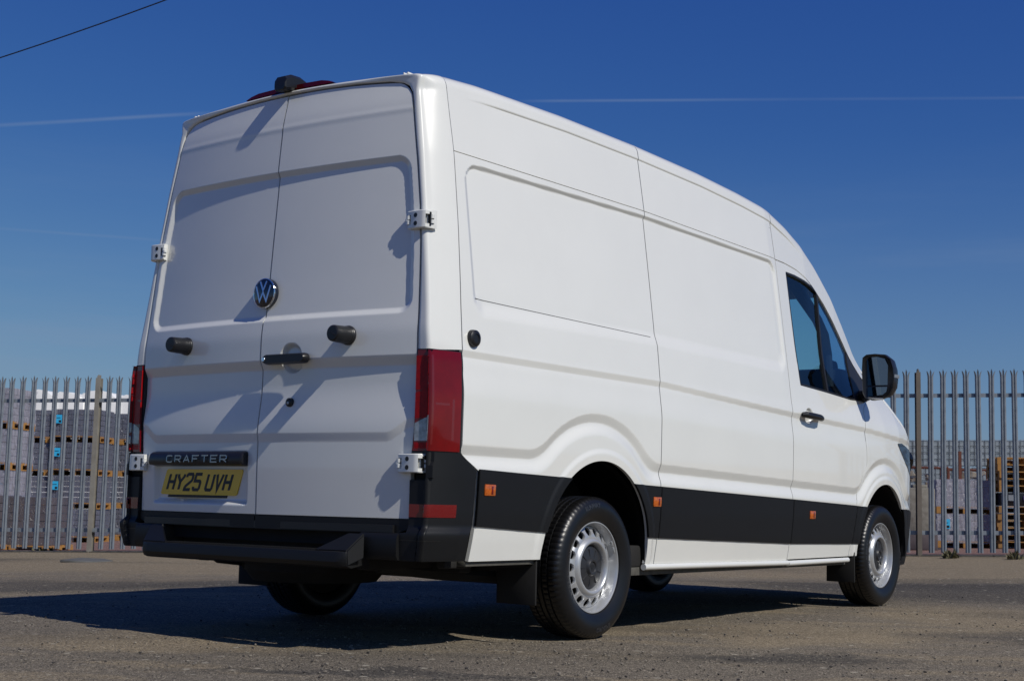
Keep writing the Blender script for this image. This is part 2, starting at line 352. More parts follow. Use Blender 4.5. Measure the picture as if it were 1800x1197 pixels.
def poly_sdf(x, z, P):
    """positive inside polygon"""
    P = np.asarray(P, float); d = np.full(np.shape(x), 1e9); ins = np.zeros(np.shape(x), bool)
    for i in range(len(P)):
        a = P[i-1]; b = P[i]; e = b-a; wx = x-a[0]; wz = z-a[1]
        t = np.clip((wx*e[0]+wz*e[1])/(e@e), 0, 1); d = np.minimum(d, np.hypot(wx-e[0]*t, wz-e[1]*t))
        c = ((a[1] <= z) & (b[1] > z)) | ((b[1] <= z) & (a[1] > z))
        with np.errstate(divide='ignore', invalid='ignore'):
            xi = a[0]+(z-a[1])/(b[1]-a[1] if b[1] != a[1] else 1e-9)*e[0]
        ins ^= c & (x < xi)
    return np.where(ins, d, -d)
def panel(name, U, V, surf, keep, material, parent=None, mirror=False, flange=.018, off=0.0, both=False, rollr=.004, corner=False):
    """grid patch of a surface trimmed to keep>0, with a turned-in edge; mirror: the left-hand copy"""
    uu, vv = np.meshgrid(U, V, indexing='ij'); f = keep(uu, vv)
    n0, n1 = uu.shape; idx = np.arange(n0*n1).reshape(n0, n1)
    q = np.stack([idx[:-1, :-1], idx[1:, :-1], idx[1:, 1:], idx[:-1, 1:]], -1).reshape(-1, 4)
    ff = f.ravel(); q = q[(ff[q].max(1) > 1e-6)]
    used = np.unique(q); mp_ = -np.ones(n0*n1, int); mp_[used] = np.arange(len(used)); q = mp_[q]
    u = uu.ravel()[used].copy(); v = vv.ravel()[used].copy(); h = 1e-4
    neg = keep(u, v) < 0
    for _ in range(7):
        fu = keep(u, v); gx = (keep(u+h, v)-keep(u-h, v))/(2*h); gz = (keep(u, v+h)-keep(u, v-h))/(2*h)
        g2 = np.maximum(gx*gx+gz*gz, .2); st = np.where(neg, fu/g2, 0); st = np.clip(st, -.03, .03)
        u -= st*gx; v -= st*gz
    P = surf(u, v); e = 1.5e-3
    nn = np.cross(surf(u+e, v)-surf(u-e, v), surf(u, v+e)-surf(u, v-e)); nn /= np.maximum(np.linalg.norm(nn, axis=1, keepdims=True), 1e-12)
    # make normals point away from the van's middle
    c = P-np.array([2.6, 0, 1.3]); sgn = np.sign((nn*c*np.array([.02, 1, 1]) + nn*np.array([1., 0, 0])*np.sign(c[:, :1])*0).sum(1))
    if surf is rear: sgn = -np.sign(nn[:, 0])
    if corner: sgn = np.sign(nn[:, 1]*-1+nn[:, 0]*-1)
    nn *= np.sign(np.median(sgn)) if abs(np.mean(sgn)) > .2 else sgn[:, None]
    # rolled edge
    d = np.clip(keep(u, v), 0, rollr); P = P-nn*(rollr*(1-np.sqrt(np.clip(1-(1-d/rollr)**2, 0, 1)))*.5)[:, None]
    P = P+nn*off
    # face winding consistent with the normals
    fn = np.cross(P[q[:, 1]]-P[q[:, 0]], P[q[:, 2]]-P[q[:, 0]]); fn2 = np.cross(P[q[:, 2]]-P[q[:, 0]], P[q[:, 3]]-P[q[:, 0]]); fl = ((fn+fn2)*nn[q[:, 0]]).sum(1) < 0
    q[fl] = q[fl][:, ::-1]
    F = []; 
    for a in q.tolist():
        F.append(a)
    ed = {}
    for a in F:
        for i in range(4):
            k = (a[i], a[(i+1) % 4]); kk = (min(k), max(k)); ed[kk] = None if kk in ed else k
    be = [k for k in ed.values() if k is not None]
    V3 = P; NN = nn
    if flange and be:
        be = np.array(be); A = P[be[:, 0]]; B = P[be[:, 1]]; na = nn[be[:, 0]]; nb = nn[be[:, 1]]
        ok = np.linalg.norm(A-B, axis=1) > 1e-5
        A, B, na, nb = A[ok], B[ok], na[ok], nb[ok]
        C = B-nb*flange; D = A-na*flange; en = np.cross(D-A, B-A); en /= np.maximum(np.linalg.norm(en, axis=1, keepdims=True), 1e-9)
        base = len(P); m = len(A)
        V3 = np.concatenate([P, A, D, C, B]); NN = np.concatenate([nn, en, en, en, en])
        i = np.arange(m); F += np.stack([base+i, base+m+i, base+2*m+i, base+3*m+i], -1).tolist()
    if mirror or both:
        S = np.array([1, -1, 1]); Vm = V3*S; Nm = NN*S; Fm = [f[::-1] for f in F]
        if both:
            k = len(V3); V3 = np.concatenate([V3, Vm]); NN = np.concatenate([NN, Nm]); F = F+[[i+k for i in f] for f in Fm]
        else: V3, NN, F = Vm, Nm, Fm
    return mesh_np(name, V3, F, material, parent, normals=NN)
def poly_path_obj(name, pts, nrm, w, material, parent, off=.0, thick=.004, closed=True):
    """ribbon along pts lying in the surface, width w; nrm: list of normals"""
    bm = bmesh.new(); n = len(pts); rows = []
    for i in range(n):
        a = pts[(i-1) % n] if closed or i > 0 else pts[i]; b = pts[(i+1) % n] if closed or i < n-1 else pts[i]
        t = (b-a).normalized(); nn = nrm[i]; s = t.cross(nn).normalized(); p = pts[i]+nn*off
        rows.append([bm.verts.new(p+s*w/2-nn*thick), bm.verts.new(p+s*w/2), bm.verts.new(p-s*w/2), bm.verts.new(p-s*w/2-nn*thick)])
    rng_ = range(n) if closed else range(n-1)
    for i in rng_:
        a, b = rows[i], rows[(i+1) % n]
        for k in range(3): bm.faces.new((a[k], a[k+1], b[k+1], b[k]))
    return bm_obj(name, bm, material, parent, smooth=True, angle=30)

# wrap surface: from the rear door gap round the corner to the side, u in metres, z height
INS = [(.3, .03), (.6, .027), (.86, .034), (1.0, .030), (1.3, .034), (1.6, .040), (1.9, .043), (2.2, .049), (2.45, .053)]
RCOR = .022
def wrap_pts(u, z, bulge=0.0):
    yb = sitp(z, YP, .02)+bulge; yc = yb-sitp(z, INS, .05)         # side half-width, corner half-width
    xr = Rx(.87, z)-bulge*.9
    a = yc-RCOR-.80                                              # flat part behind y=.80
    arc = RCOR*math.pi/2
    t = np.clip((u-a)/arc, 0, 1)*math.pi/2
    x = np.where(u < a, xr+.08*((.80+u)**2-.87**2), xr+RCOR*(1-np.cos(t))); y = np.where(u < a, .80+u, yc-RCOR+RCOR*np.sin(t))
    s = np.clip(u-a-arc, 0, None); x = x+s
    x0 = xr+RCOR; k = np.clip(s/np.maximum(.25-x0, .05), 0, 1)
    y = y+(yb-yc)*(1-(1-k)**1.7)
    return x, y
def wrap_s(u, z, b=0.0):
    x, y = wrap_pts(u, z, b); return np.stack([x, -y, z+0*u], -1)
ZOFF = [(.36, .012), (.40, .022), (.50, .030), (.520, .029), (.535, .012), (.70, .008), (.86, .006), (1.3, .006)]

# ------------------------------------------------------------------ van
van = empty('panel_van', (0, 0, 0))
tag(van, 'white high-roof panel van with black lower cladding, rear doors shut, parked on the yard', 'van')
Z2 = np.arange(.30, 2.72, .0085)
def xs(a, b, st=.022): return np.linspace(a, b, int((b-a)/st)+2)
G = .0035
XA, XB, XC = .250, 1.905, 3.497
XA_ = [(.8, .222), (1.31, .222), (1.5, .228), (1.85, .248), (2.2, .258), (2.37, .252), (2.6, .248)]
def xa(z): return sitp(z, XA_, .05)
DX = [(.30, 4.41), (.436, 4.433), (.679, 4.476), (.80, 4.53), (.889, 4.573), (.925, 4.615), (.956, 4.645), (1.10, 4.646), (1.201, 4.634), (1.30, 4.66), (1.355, 4.71), (1.43, 4.90), (1.50, 5.0)]
DT = [(3.4, 2.201), (3.657, 2.199), (3.844, 2.185), (4.0, 2.152), (4.13, 2.108), (4.33, 2.010), (4.463, 1.922), (4.625, 1.803), (4.833, 1.655), (4.95, 1.56), (5.02, 1.50)]
def dfront(z): return sitp(z, DX, .02)
def dtop(x): return sitp(x, DT, .03)
ZSB = [(0, .352), (1.9, .352), (3.5, .340), (4.5, .345)]       # bottom of the side above the sill bead
def zsb(x): return itp(x, ZSB)
SEAMZ = lambda x: sitp(x, ZSEAM, .05)
WIN = [(3.650, 2.146), (3.80, 2.146), (3.956, 2.136), (4.09, 2.118), (4.209, 2.092), (4.339, 2.036), (4.474, 1.958), (4.614, 1.866), (4.729, 1.780), (4.83, 1.700), (4.945, 1.605), (4.955, 1.52), (4.93, 1.40), (4.494, 1.386), (4.111, 1.403), (3.665, 1.419), (3.655, 1.60), (3.65, 1.9)]
def rear_quarter(u, v):
    e = np.minimum(arch_e(u, v)-.002, XB-G-u)
    lamp = np.where(v > 1.30, u-xa(v)-G, np.where(v > .862, u-.222-G, u-np.where(v > .785, .222+(.862-v)/.08*.118, .34-.012*(np.maximum(.54-v, 0))*8)-G))
    e = np.minimum(e, lamp); e = np.minimum(e, SEAMZ(u)-G*.6-v)
    return np.minimum(e, v-np.where(u < 1.3, .392, zsb(u)))
def mid_panel(u, v):
    e = np.minimum(u-XB-G, XC-G-u); return np.minimum(np.minimum(e, SEAMZ(u)-G*.6-v), v-zsb(u))
def door_keep(u, v, hole=True):
    e = np.minimum(u-XC-G, (dfront(v)-G-u)); e = np.minimum(e, dtop(u)-G-v); e = np.minimum(e, v-zsb(u)-.004)
    if hole: e = np.minimum(e, -poly_sdf(u, v, WIN))
    return e
def zfend(x): return np.minimum(T(x)-RC, 9)
def fender_keep(u, v):
    e = np.minimum(u-dfront(v)-G, arch_e(u, v)-.002); e = np.minimum(e, T(u)-RC-.001-v)
    lo = np.where(u < 4.9, zsb(u)+.004, .665-.10*sm(u, 5.5, 5.9))
    e = np.minimum(e, v-lo); e = np.minimum(e, 5.985-u)
    return np.minimum(e, -poly_sdf(u, v, HL)-.001)
HL = [(5.27, 1.128), (5.40, 1.135), (5.60, 1.10), (5.72, 1.02), (5.82, .93), (5.86, .84), (5.78, .82), (5.62, .90), (5.46, .985), (5.36, 1.06)]
ZF = np.arange(.30, 2.30, .0052)
for mir in (False, True):
    ZZ, XS = (Z2, .022) if mir else (ZF, .0135)
    q = panel('side_panel', xs(.18, XB+.02, XS), ZZ, side, rear_quarter, M['paint'], van, mir)
    panel('side_panel', xs(XB-.02, XC+.02, XS), ZZ, side, mid_panel, M['paint'], van, mir)
    dr = panel('cab_door', xs(XC-.02, 5.0, .012), np.arange(.30, 2.25, .0085 if mir else .0055), side, door_keep, M['paint'], van, mir)
    panel('front_wing', xs(4.38, 5.70, .016).tolist()+[5.72, 5.74, 5.76, 5.78, 5.80, 5.82, 5.84, 5.86, 5.88, 5.90, 5.915, 5.93, 5.94, 5.95, 5.96, 5.967, 5.974, 5.98, 5.985], np.arange(.3, 1.72, .0085), side, fender_keep, M['paint'], van, mir)
    hl = panel('headlamp', xs(5.2, 5.95, .02), np.arange(.75, 1.2, .01), side, lambda u, v: poly_sdf(u, v, HL)-.002, M['gloss'], van, mir, off=.003)
    # driver's door glass, seal, divider
    sgn = 1 if mir else -1
    def sp(x, z, d=0.0, m=sgn):
        p = side(np.array([x]), np.array([z]), False)[0]
        return Vector((p[0], (-p[1]+d)*m, p[2]))
    def snr(x, z, m=sgn):
        a = sp(x+.01, z)-sp(x-.01, z); b = sp(x, z+.01)-sp(x, z-.01); n = a.cross(b).normalized()
        return n if n.y*m > 0 else -n
    panel('window_glass', xs(3.6, 4.30, .05), np.arange(1.3, 2.2, .04), lambda u, v: side(u, v, False), lambda u, v: np.minimum(poly_sdf(u, v, WIN)+.006, (4.113+(v-1.407)*.134)-u), M['glass'], dr, mir, flange=0, off=-.016)
    panel('quarter_glass', xs(4.0, 5.05, .05), np.arange(1.3, 2.2, .04), lambda u, v: side(u, v, False), lambda u, v: np.minimum(np.minimum(poly_sdf(u, v, WIN)+.006, u-(4.113+(v-1.407)*.134)), 4.60+(v-1.4)*.35-u), M['glass2'], dr, mir, flange=0, off=-.012)
    pts = []; 
    for i in range(len(WIN)):
        a = np.array(WIN[i]); b = np.array(WIN[(i+1) % len(WIN)]); n = max(1, int(np.linalg.norm(b-a)/.06))
        for k in range(n): pts.append(a+(b-a)*k/n)
    poly_path_obj('window_seal', [sp(p[0], p[1]) for p in pts], [snr(p[0], p[1]) for p in pts], .030, M['seal'], dr, off=-.002, thick=.03)
    L = [np.array((4.113+(z-1.407)*.134, z)) for z in np.linspace(1.405, 2.10, 9)]
    poly_path_obj('window_divider', [sp(p[0], p[1]) for p in L], [snr(p[0], p[1]) for p in L], .026, M['seal'], dr, off=-.004, thick=.02, closed=False)
    # black triangle the mirror stands on
    panel('mirror_plate', xs(4.5, 5.05, .02), np.arange(1.3, 2.0, .02), lambda u, v: side(u, v, False), lambda u, v: np.minimum(poly_sdf(u, v, WIN)+.004, u-(4.60+(v-1.4)*.35)), M['seal'], dr, mir, flange=.02, off=-.004)
    # cladding strips
    def zbt(x): return sitp(x, [(.3, .791), (1.9, .751), (3.5, .709), (4.43, .683), (4.6, .676), (5.4, .665), (6, .66)], .05)
    def zbb(x): return sitp(x, [(.3, .546), (.87, .516), (1.9, .484), (3.5, .440), (4.5, .430)], .05)
    def strip(a, b):
        def k(u, v):
            e = np.minimum(u-a-G, b-G-u) if not callable(b) else np.minimum(u-a-G, b(v)-G-u)
            e = np.minimum(e, np.minimum(zbt(u)-v, v-zbb(u))); return np.minimum(e, arch_e(u, v)+.001)
        return k
    def k1(u, v): return np.minimum(strip(.34, 1.2)(u, v), 9)
    for a, b in ((.339, 1.25), (1.45, XB), (XB, XC)):
        panel('side_cladding', xs(a-.02, b+.02, .014), np.arange(.40, .83, .0085), side, strip(a, b), M['clad'], van, mir, off=.009, flange=.012, rollr=.006)
    panel('side_cladding', xs(XC-.02, 4.56, .014), np.arange(.40, .83, .0085), side, lambda u, v: np.minimum(np.minimum(np.minimum(u-XC-G, dfront(v)-G-u), np.minimum(zbt(u)-v, v-zbb(u))), arch_e(u, v)+.001), M['clad'], van, mir, off=.009, flange=.012, rollr=.006)
    panel('side_cladding', xs(4.40, 4.7, .012), np.arange(.40, .83, .0085), side, lambda u, v: np.minimum(np.minimum(np.minimum(u-dfront(v)-G, 9), np.minimum(zbt(u)-v, v-zbb(u))), arch_e(u, v)+.001), M['clad'], van, mir, off=.009, flange=.012, rollr=.006)
    # front bumper corner, black
    panel('front_bumper', xs(5.2, 5.84, .02).tolist()+[5.86, 5.88, 5.90, 5.92, 5.94, 5.955, 5.965, 5.975, 5.985], np.arange(.20, .72, .012), side, lambda u, v: np.minimum(np.minimum(np.minimum(.665-.10*sm(u, 5.5, 5.9)-.002-v, v-.27), arch_e(u, v)-.0), 5.985-u), M['clad'], van, mir, off=.012)
    # marker lamps
    for mx, mz in ((.417, .702), (1.858, .671), (3.768, .616)):
        w, h = .078, .050
        p = side(np.array([mx]), np.array([mz]))[0]; n = snr(mx, mz)
        t = Vector((1, 0, 0)); t = (t-n*t.dot(n)).normalized(); upv = n.cross(t)*(1 if n.cross(t).z > 0 else -1)
        rot = Matrix((t, -n if True else n, upv)).transposed()
        c = Vector((p[0], -p[1]*(1 if mir else -1), p[2]))+n*.0085
        ml = box_obj('marker_lamp', c, (w, .012, h), M['amber'], van, .004, rot)
        box_obj('reflector_strip', c+n*.0065+t*.012, (.012, .003, h*.7), M['red2'], ml, .001, rot)
# sill bead under the doors
def sill_obj(sg):
    bm = bmesh.new()
    pts = [(x, sg*(float(-side(np.array([x]), np.array([.35]), False)[0][1])+.006), float(zsb(x))-.016) for x in (1.80, 1.84, 2.4, 3.0, 3.49)]
    pts2 = [(x, p1, z) for x, p1, z in pts]
    for pp in (pts2, [(x, sg*(float(-side(np.array([x]), np.array([.35]), False)[0][1])+.006), float(zsb(x))-.019) for x in (3.495, 3.9, 4.3, 4.40)]):
        tube(bm, pp, .0165, 12)
    return bm_obj('sill_bead', bm, M['paint'], van, smooth=True)
for sg in (-1, 1):
    sill_obj(sg)
    box_obj('sill_flange', (3.05, sg*.925, .318), (2.75, .03, .05), M['sealant'], van, .004)
    box_obj('sill_flange', (.59, sg*.93, .382), (.52, .05, .025), M['sealant'], van, .004)
# high roof panels
def tp(a, b, lowz):
    def k(u, q):
        e = np.minimum(u-a(q, u)-G if callable(a) else u-a-G, (b-G-u)); z = T(u)-RC+q
        return np.minimum(e, np.where(q < .0, z-lowz(u)-G*.6, 9)) if lowz else e
    return k
QT = np.concatenate([np.arange(-.47, -.06, .012), np.arange(-.06, .125, .005), np.linspace(.13, L1+LR, 14)])
panel('roof_side', xs(XA-.03, XB+.02, .03), QT, top, tp(lambda q, u: xa(T(u)-RC+np.minimum(q, 0)), XB, SEAMZ), M['paint'], van, both=True)
panel('roof_side', xs(XB-.02, XC+.02, .03), QT, top, tp(XB, XC, SEAMZ), M['paint'], van, both=True)
QF = np.concatenate([np.arange(-.62, -.03, .010), np.arange(-.03, .16, .006), np.linspace(.17, L1+LR, 22)])
def ws_keep(u, q):            # windscreen region
    w = np.clip((q-L1)/LR, 0, 1)
    e = np.minimum(q-L1*.75, u-(4.16-.12*(1-(1-w)**2)*-1)); return np.minimum(e, 5.22+.10*(1-(1-w)**2)-u)
def cab_keep(u, q):
    z = T(u)-RC+np.minimum(q, 0)
    e = np.minimum(u-XC-G, np.where(q < 0, z-dtop(u)-G, 9)); e = np.minimum(e, 5.21-u+np.clip((q-L1)/LR, 0, 1)*.1); e = np.minimum(e, np.where(u > 4.98, np.where(q < 0, q+.002, 9), 9))
    return np.minimum(e, -ws_keep(u, q)-.004)
panel('cab_roof', xs(XC-.02, 5.35, .016), QF, top, cab_keep, M['paint'], van, both=True)
panel('windscreen', xs(4.1, 5.4, .03), QF, top, ws_keep, glass('windscreen_glass', (.80, .96, .92)), van, both=True, flange=.01, off=-.004)
panel('bonnet', xs(5.2, 5.75, .02), QF, top, lambda u, q: np.minimum(np.minimum(q-.001, u-5.225-.10*(1-(1-np.clip((q-L1)/LR, 0, 1))**2)), 5.71-u), M['paint'], van, both=True)
panel('grille', xs(5.69, 5.90, .02).tolist()+[5.91, 5.92, 5.93, 5.94, 5.95, 5.96, 5.97, 5.98, 5.985], QF, top, lambda u, q: np.minimum(np.minimum(q-.001, u-5.714), 5.985-u), M['gloss'], van, both=True, off=-.006)
box_obj('front_panel', (5.965, 0, .62), (.02, .16, .5), M['clad'], van, .006)

# ------------------------------------------------------------------ rear frame: pillars and header round the doors, in one ring
IN = [(.888, 1.292), (.885, 1.42), (.874, 1.6), (.862, 1.77), (.845, 1.93), (.812, 2.137), (.790, 2.25), (.772, 2.35), (.762, 2.41), (.750, 2.452), (.728, 2.486), (.690, 2.506), (.62, 2.521), (.43, 2.537), (.2, 2.546), (0, 2.549)]
OQ = [None]*8+[-.045, -.005, .045, .085, L1+.03, L1+LR*.40, L1+LR*.73, L1+LR]
def dens(tab, n):
    out = []
    for a, b in zip(tab, tab[1:]):
        for k in range(n): out.append(tuple(a[i]+(b[i]-a[i])*k/n for i in range(len(a))))
    out.append(tab[-1]); return out
def qz(i, x): return OQ[i]
rows = []
base = [(IN[i][0], IN[i][1], (IN[i][1]-(T(.12)-RC)) if OQ[i] is None else OQ[i]) for i in range(len(IN))]
base = [(a, b, float(c)) for a, b, c in base]
for yi, zi, q in dens(base, 6):
    xr = float(Rx(yi, zi)); row = []
    def E(x, q=q):
        p = top(np.array([x]), np.array([q]))[0]
        zz = p[2]; ins = float(sitp(min(zz, 2.5), INS, .05)); xc = xr+RCOR; k = min(max((x-xc)/max(.25-xc, .05), 0), 1)
        f = ins*(1-k)**1.7; fy = f*(1-.92*sm(q, -.02, L1)); fz = .25*f*sm(q, 0, L1)
        return np.array([-p[1]-fy, p[2]-fz])
    Ec = E(xr+RCOR); I = np.array([yi, zi]); w = np.linalg.norm(Ec-I); dr_ = (Ec-I)/w; r = min(RCOR, w*.6)
    row.append((xr+.055, *(I))); row.append((xr+.012, *I)); row.append((xr+.003, *(I+dr_*.003))); row.append((xr, *(I+dr_*.009)))
    for k in range(1, 4): row.append((xr, *(I+dr_*(.009+(w-r-.009)*k/4))))
    for k in range(0, 6):
        t = math.pi/2*k/5; row.append((xr+RCOR*(1-math.cos(t)), *(Ec-dr_*r*(1-math.sin(t)))))
    xe = float(xa(min(zi, 2.5)))-G if q < .3 else XA-G
    for k in range(1, 9):
        x = xr+RCOR+(xe-xr-RCOR)*k/8; e = E(x); row.append((x, *e))
    e = E(xe); row.append((xe, *(e-dr_*.02)))
    rows.append(row)
nr, nc = len(rows), len(rows[0])
Vr = [(p[0], -p[1], p[2]) for r in rows for p in r]; Fr = [(i*nc+j, i*nc+j+1, (i+1)*nc+j+1, (i+1)*nc+j) for i in range(nr-1) for j in range(nc-1)]
k0 = len(Vr); Vl = [(p[0], p[1], p[2]) for r in rows[:-1] for p in r]
Fl = [(k0+i*nc+j, k0+(i+1)*nc+j, k0+(i+1)*nc+j+1, k0+i*nc+j+1) for i in range(nr-2) for j in range(nc-1)]
i = nr-2; Fl += [(k0+i*nc+j, i*nc+nc+j, i*nc+nc+j+1, k0+i*nc+j+1) for j in range(nc-1)]
bm = bm_from(Vr+Vl, Fr+Fl); bmesh.ops.recalc_face_normals(bm, faces=bm.faces)
frame = bm_obj('rear_frame', bm, M['paint'], van, smooth=True, angle=50)
for sg in (-1, 1):      # the little covers on the roof seams
    box_obj('roof_joint', (float(Rx(.71, 2.54))+.03, sg*.705, 2.5530), (.045, .010, .008), M['paint'], van, .002, Matrix.Rotation(sg*.12, 3, 'X'))
    box_obj('roof_joint', (float(Rx(.71, 2.54))+.03, sg*.683, 2.5540), (.045, .006, .008), M['paint'], van, .002, Matrix.Rotation(sg*.12, 3, 'X'))

# ------------------------------------------------------------------ rear doors
for sg in (-1, 1):
    def keep(y, z, sg=sg):
        a = y*sg; e = np.minimum(a-.0032, gap(z)-.004-a); t = rtop(y)-.006-z
        e = np.minimum(np.minimum(e, t), z-.572)
        ca = .085; q1 = np.maximum(ca-(gap(z)-.004-a), 0); q2 = np.maximum(ca-(2.512-z), 0)
        return np.where((q1 > 0) & (q2 > 0), np.minimum(e, ca-np.hypot(q1, q2)), e)
    ys_ = np.linspace(-.01, .90, 190); ys_ = ys_ if sg > 0 else -ys_[::-1]
    rd = panel('rear_door', ys_, np.arange(.55, 2.57, .0052), rear, keep, M['paint'], van, flange=.03, rollr=.007)
    # black lower edge of the door
    lo = panel('door_bottom_trim', ys_, np.arange(.49, .59, .008), rear, lambda y, z, sg=sg: np.minimum(np.minimum(y*sg-.0022, .868-.06*sm(.535-z, 0, .03)-y*sg), np.minimum(.570-z, z-.508)), M['clad'], rd, off=.004, flange=.02)
    # rubber door stop
    st = empty('tmp', (0, 0, 0)); bpy.data.objects.remove(st)
    yb, zb = sg*.528, 1.362; xb = float(Rx(yb, zb))
    prof = [(0, .0), (.043, 0), (.0435, -.008), (.041, -.012), (.0415, -.018), (.0395, -.021), (.040, -.026), (.0385, -.030), (.0380, -.060), (.037, -.095), (.0355, -.104), (.030, -.109), (.0, -.110)]
    V, F = lathe([(r, a) for r, a in prof], 28, 'X'); bm = bm_from([(a+xb, b+yb, c+zb) for a, b, c in V], F); bmesh.ops.remove_doubles(bm, verts=bm.verts, dist=1e-5)
    s = bm_obj('door_stop', bm, M['black'], rd, smooth=True)
    box_obj('stop_ridge', (xb-.110, yb, zb), (.004, .045, .006), M['black'], s, .001, Matrix.Rotation(.5, 3, 'X'))
    if sg < 0:
        xh = float(Rx(-.19, 1.27))
        bm = bmesh.new(); pr = []
        for k in range(28):
            t = 2*math.pi*k/28; cx = .110 if math.cos(t) > 0 else -.110
            pr.append((cx+.026*math.cos(t), .0235*math.sin(t)))
        secs = [(-.006, 1.0), (-.020, 1.0), (-.034, .92), (-.042, .74)]; rg = []
        for x, sc_ in secs: rg.append([bm.verts.new((xh+x, -.1825+(a*(1 if abs(a) < .1 else 1)-math.copysign(.022*(1-sc_), a)), 1.270+b*sc_)) for a, b in pr])
        for a, b in zip(rg, rg[1:]):
            for k in range(28): bm.faces.new((a[k], a[(k+1) % 28], b[(k+1) % 28], b[k]))
        bm.faces.new(rg[-1]); bm.faces.new(rg[0][::-1])
        hd = bm_obj('door_handle', bm, M['black'], rd, smooth=True, angle=50)
        V, F = lathe([(0, -.047), (.009, -.047), (.011, -.043), (.011, -.03)], 16, 'X'); bm = bm_from([(a+xh, b-.064, c+1.270) for a, b, c in V], F); bm_obj('key_barrel', bm, M['chrome'], hd, smooth=True)
        xl = float(rear(np.array([-.19]), np.array([1.075]))[0][0])
        V, F = lathe([(0, -.016), (.014, -.016), (.0195, -.012), (.0215, .004)], 20, 'X'); bm = bm_from([(a+xl, b-.190, c+1.075) for a, b, c in V], F); lk = bm_obj('door_lock', bm, M['black'], rd, smooth=True)
        V, F = lathe([(0, -.019), (.006, -.018), (.007, -.012)], 12, 'X'); bm = bm_from([(a+xl, b-.190, c+1.072) for a, b, c in V], F); bm_obj('key_barrel', bm, M['rim'], lk, smooth=True)
        DOOR_R = rd
    else: DOOR_L = rd
# hinges
def hinge(sg, zc, yc, hw):
    bm = bmesh.new(); n = 12; rows = []; h = .040
    prof = []
    for k in range(n+1):
        t = -1+2*k/n; y = yc+t*hw; x = float(Rx(.87, zc))-.030+.006*t*t
        if t > .55: x += ((t-.55)/.45)**1.6*.040; y -= ((t-.55)/.45)**1.5*.006
        prof.append((x, y))
    def ring(z, inset):
        return [bm.verts.new((x+inset, sg*y, z)) for x, y in prof]
    for z0, z1, a, b in ((zc-h, zc+h, 0, n+1),):
        A = ring(z0, .004); B = ring(z0+.004, 0); C = ring(z1-.004, 0); D = ring(z1, .004); Eb = ring(z1, .022); Fb = ring(z0, .022)
        L = [A, B, C, D, Eb, Fb]
        for p, q in zip(L, L[1:]+[A]):
            for k in range(n):
                if p is B and (k < 2 or k > 9) : continue
                bm.faces.new((p[k], p[k+1], q[k+1], q[k]))
        for e_ in (0, n): bm.faces.new([r_[e_] for r_ in L])
    # strips above and below the knuckle notches
    for rngk in ((0, 2), (10, 12)):
        ks = range(rngk[0], rngk[1]+1)
        for za, zb_ in ((zc-h+.004, zc-.021), (zc+.021, zc+h-.004)):
            a = [bm.verts.new((prof[k][0], sg*prof[k][1], za)) for k in ks]; b = [bm.verts.new((prof[k][0], sg*prof[k][1], zb_)) for k in ks]
            a2 = [bm.verts.new((prof[k][0]+.02, sg*prof[k][1], za)) for k in ks]; b2 = [bm.verts.new((prof[k][0]+.02, sg*prof[k][1], zb_)) for k in ks]
            for k in range(2):
                bm.faces.new((a[k], a[k+1], b[k+1], b[k]))
                for u_, w_ in ((a, a2), (b, b2)): bm.faces.new((u_[k], u_[k+1], w_[k+1], w_[k]))
    hg = bm_obj('door_hinge', bm, M['paint'], van, smooth=True, angle=40)
    for yy, dz in ((-hw+.002, .011), (-hw+.002, -.011), (-hw-.004, 0), (hw-.012, .011), (hw-.012, -.011)):
        V, F = lathe([(0, -.008), (.009, -.008), (.009, .008), (0, .008)], 12, 'Z')
        x = float(Rx(.87, zc))-.020+(.030 if yy > 0 else 0)
        bm = bm_from([(a*1.1+x, b*1.3+sg*(yc+yy), c*(1 if dz else .6)+zc+dz) for a, b, c in V], F); bm_obj('hinge_knuckle', bm, M['paint'], hg, smooth=True)
    for dz in (-.018, .018):
        V, F = lathe([(0, -.0), (.0095, 0), (.0105, .001)], 16, 'X')
        x = float(Rx(.87, zc))-.0308
        bm = bm_from([(a+x, b+sg*(yc-.012), c+zc+dz) for a, b, c in V], F); bm_obj('hinge_hole', bm, M['ink'], hg)
    box_obj('hinge_pin', (float(Rx(.87, zc))-.002, sg*(yc+hw-.014), zc), (.008, .012, .06), M['ink'], hg)
    box_obj('hinge_arm', (float(Rx(.87, zc))-.004, sg*(yc-.03), zc), (.022, .05, .05), M['paint'], hg, .003)
for sg in (-1, 1):
    hinge(sg, 1.858, .860, .060); hinge(sg, .805, .888, .066)

# badge (ring, V over W) on the split of the doors
BX = float(Rx(0, 1.584))-.000
V, F = lathe([(0, -.022), (.060, -.020), (.070, -.015), (.0745, -.006), (.0745, .016)], 48, 'X')
badge = bm_obj('badge', bm_from([(a*.8+BX, b*.94, c*.94+1.584) for a, b, c in V], F), M['badge'], DOOR_L, smooth=True)
V, F = lathe([(.0690, -.0155), (.0700, -.0175), (.0735, -.0165), (.0750, -.0130), (.0745, -.010)], 48, 'X')
bm_obj('badge_ring', bm_from([(a*.8+BX, b*.94, c*.94+1.584) for a, b, c in V], F), M['chrome'], badge, smooth=True)
bm = bmesh.new(); a = .060
fm = lambda x, y, h: Vector((BX-.0176-h+.0018*((x*x+y*y)/.0036), -x*.94, 1.584+y*.94))
strokes(bm, [[(-.022, .058), (0, .012), (.022, .058)], [(-.050, .036), (-.0225, -.040), (0, .002), (.0225, -.040), (.050, .036)]], fm, .0088, 0, .0022)
bm_obj('badge_letters', bm, M['badgel'], badge)
# lettering bar and number plate
xt = float(Rx(.41, .82)); bm = bmesh.new()
secs = [(.768, .862, .004), (.768, .860, -.016), (.776, .852, -.030), (.785, .842, -.036)]
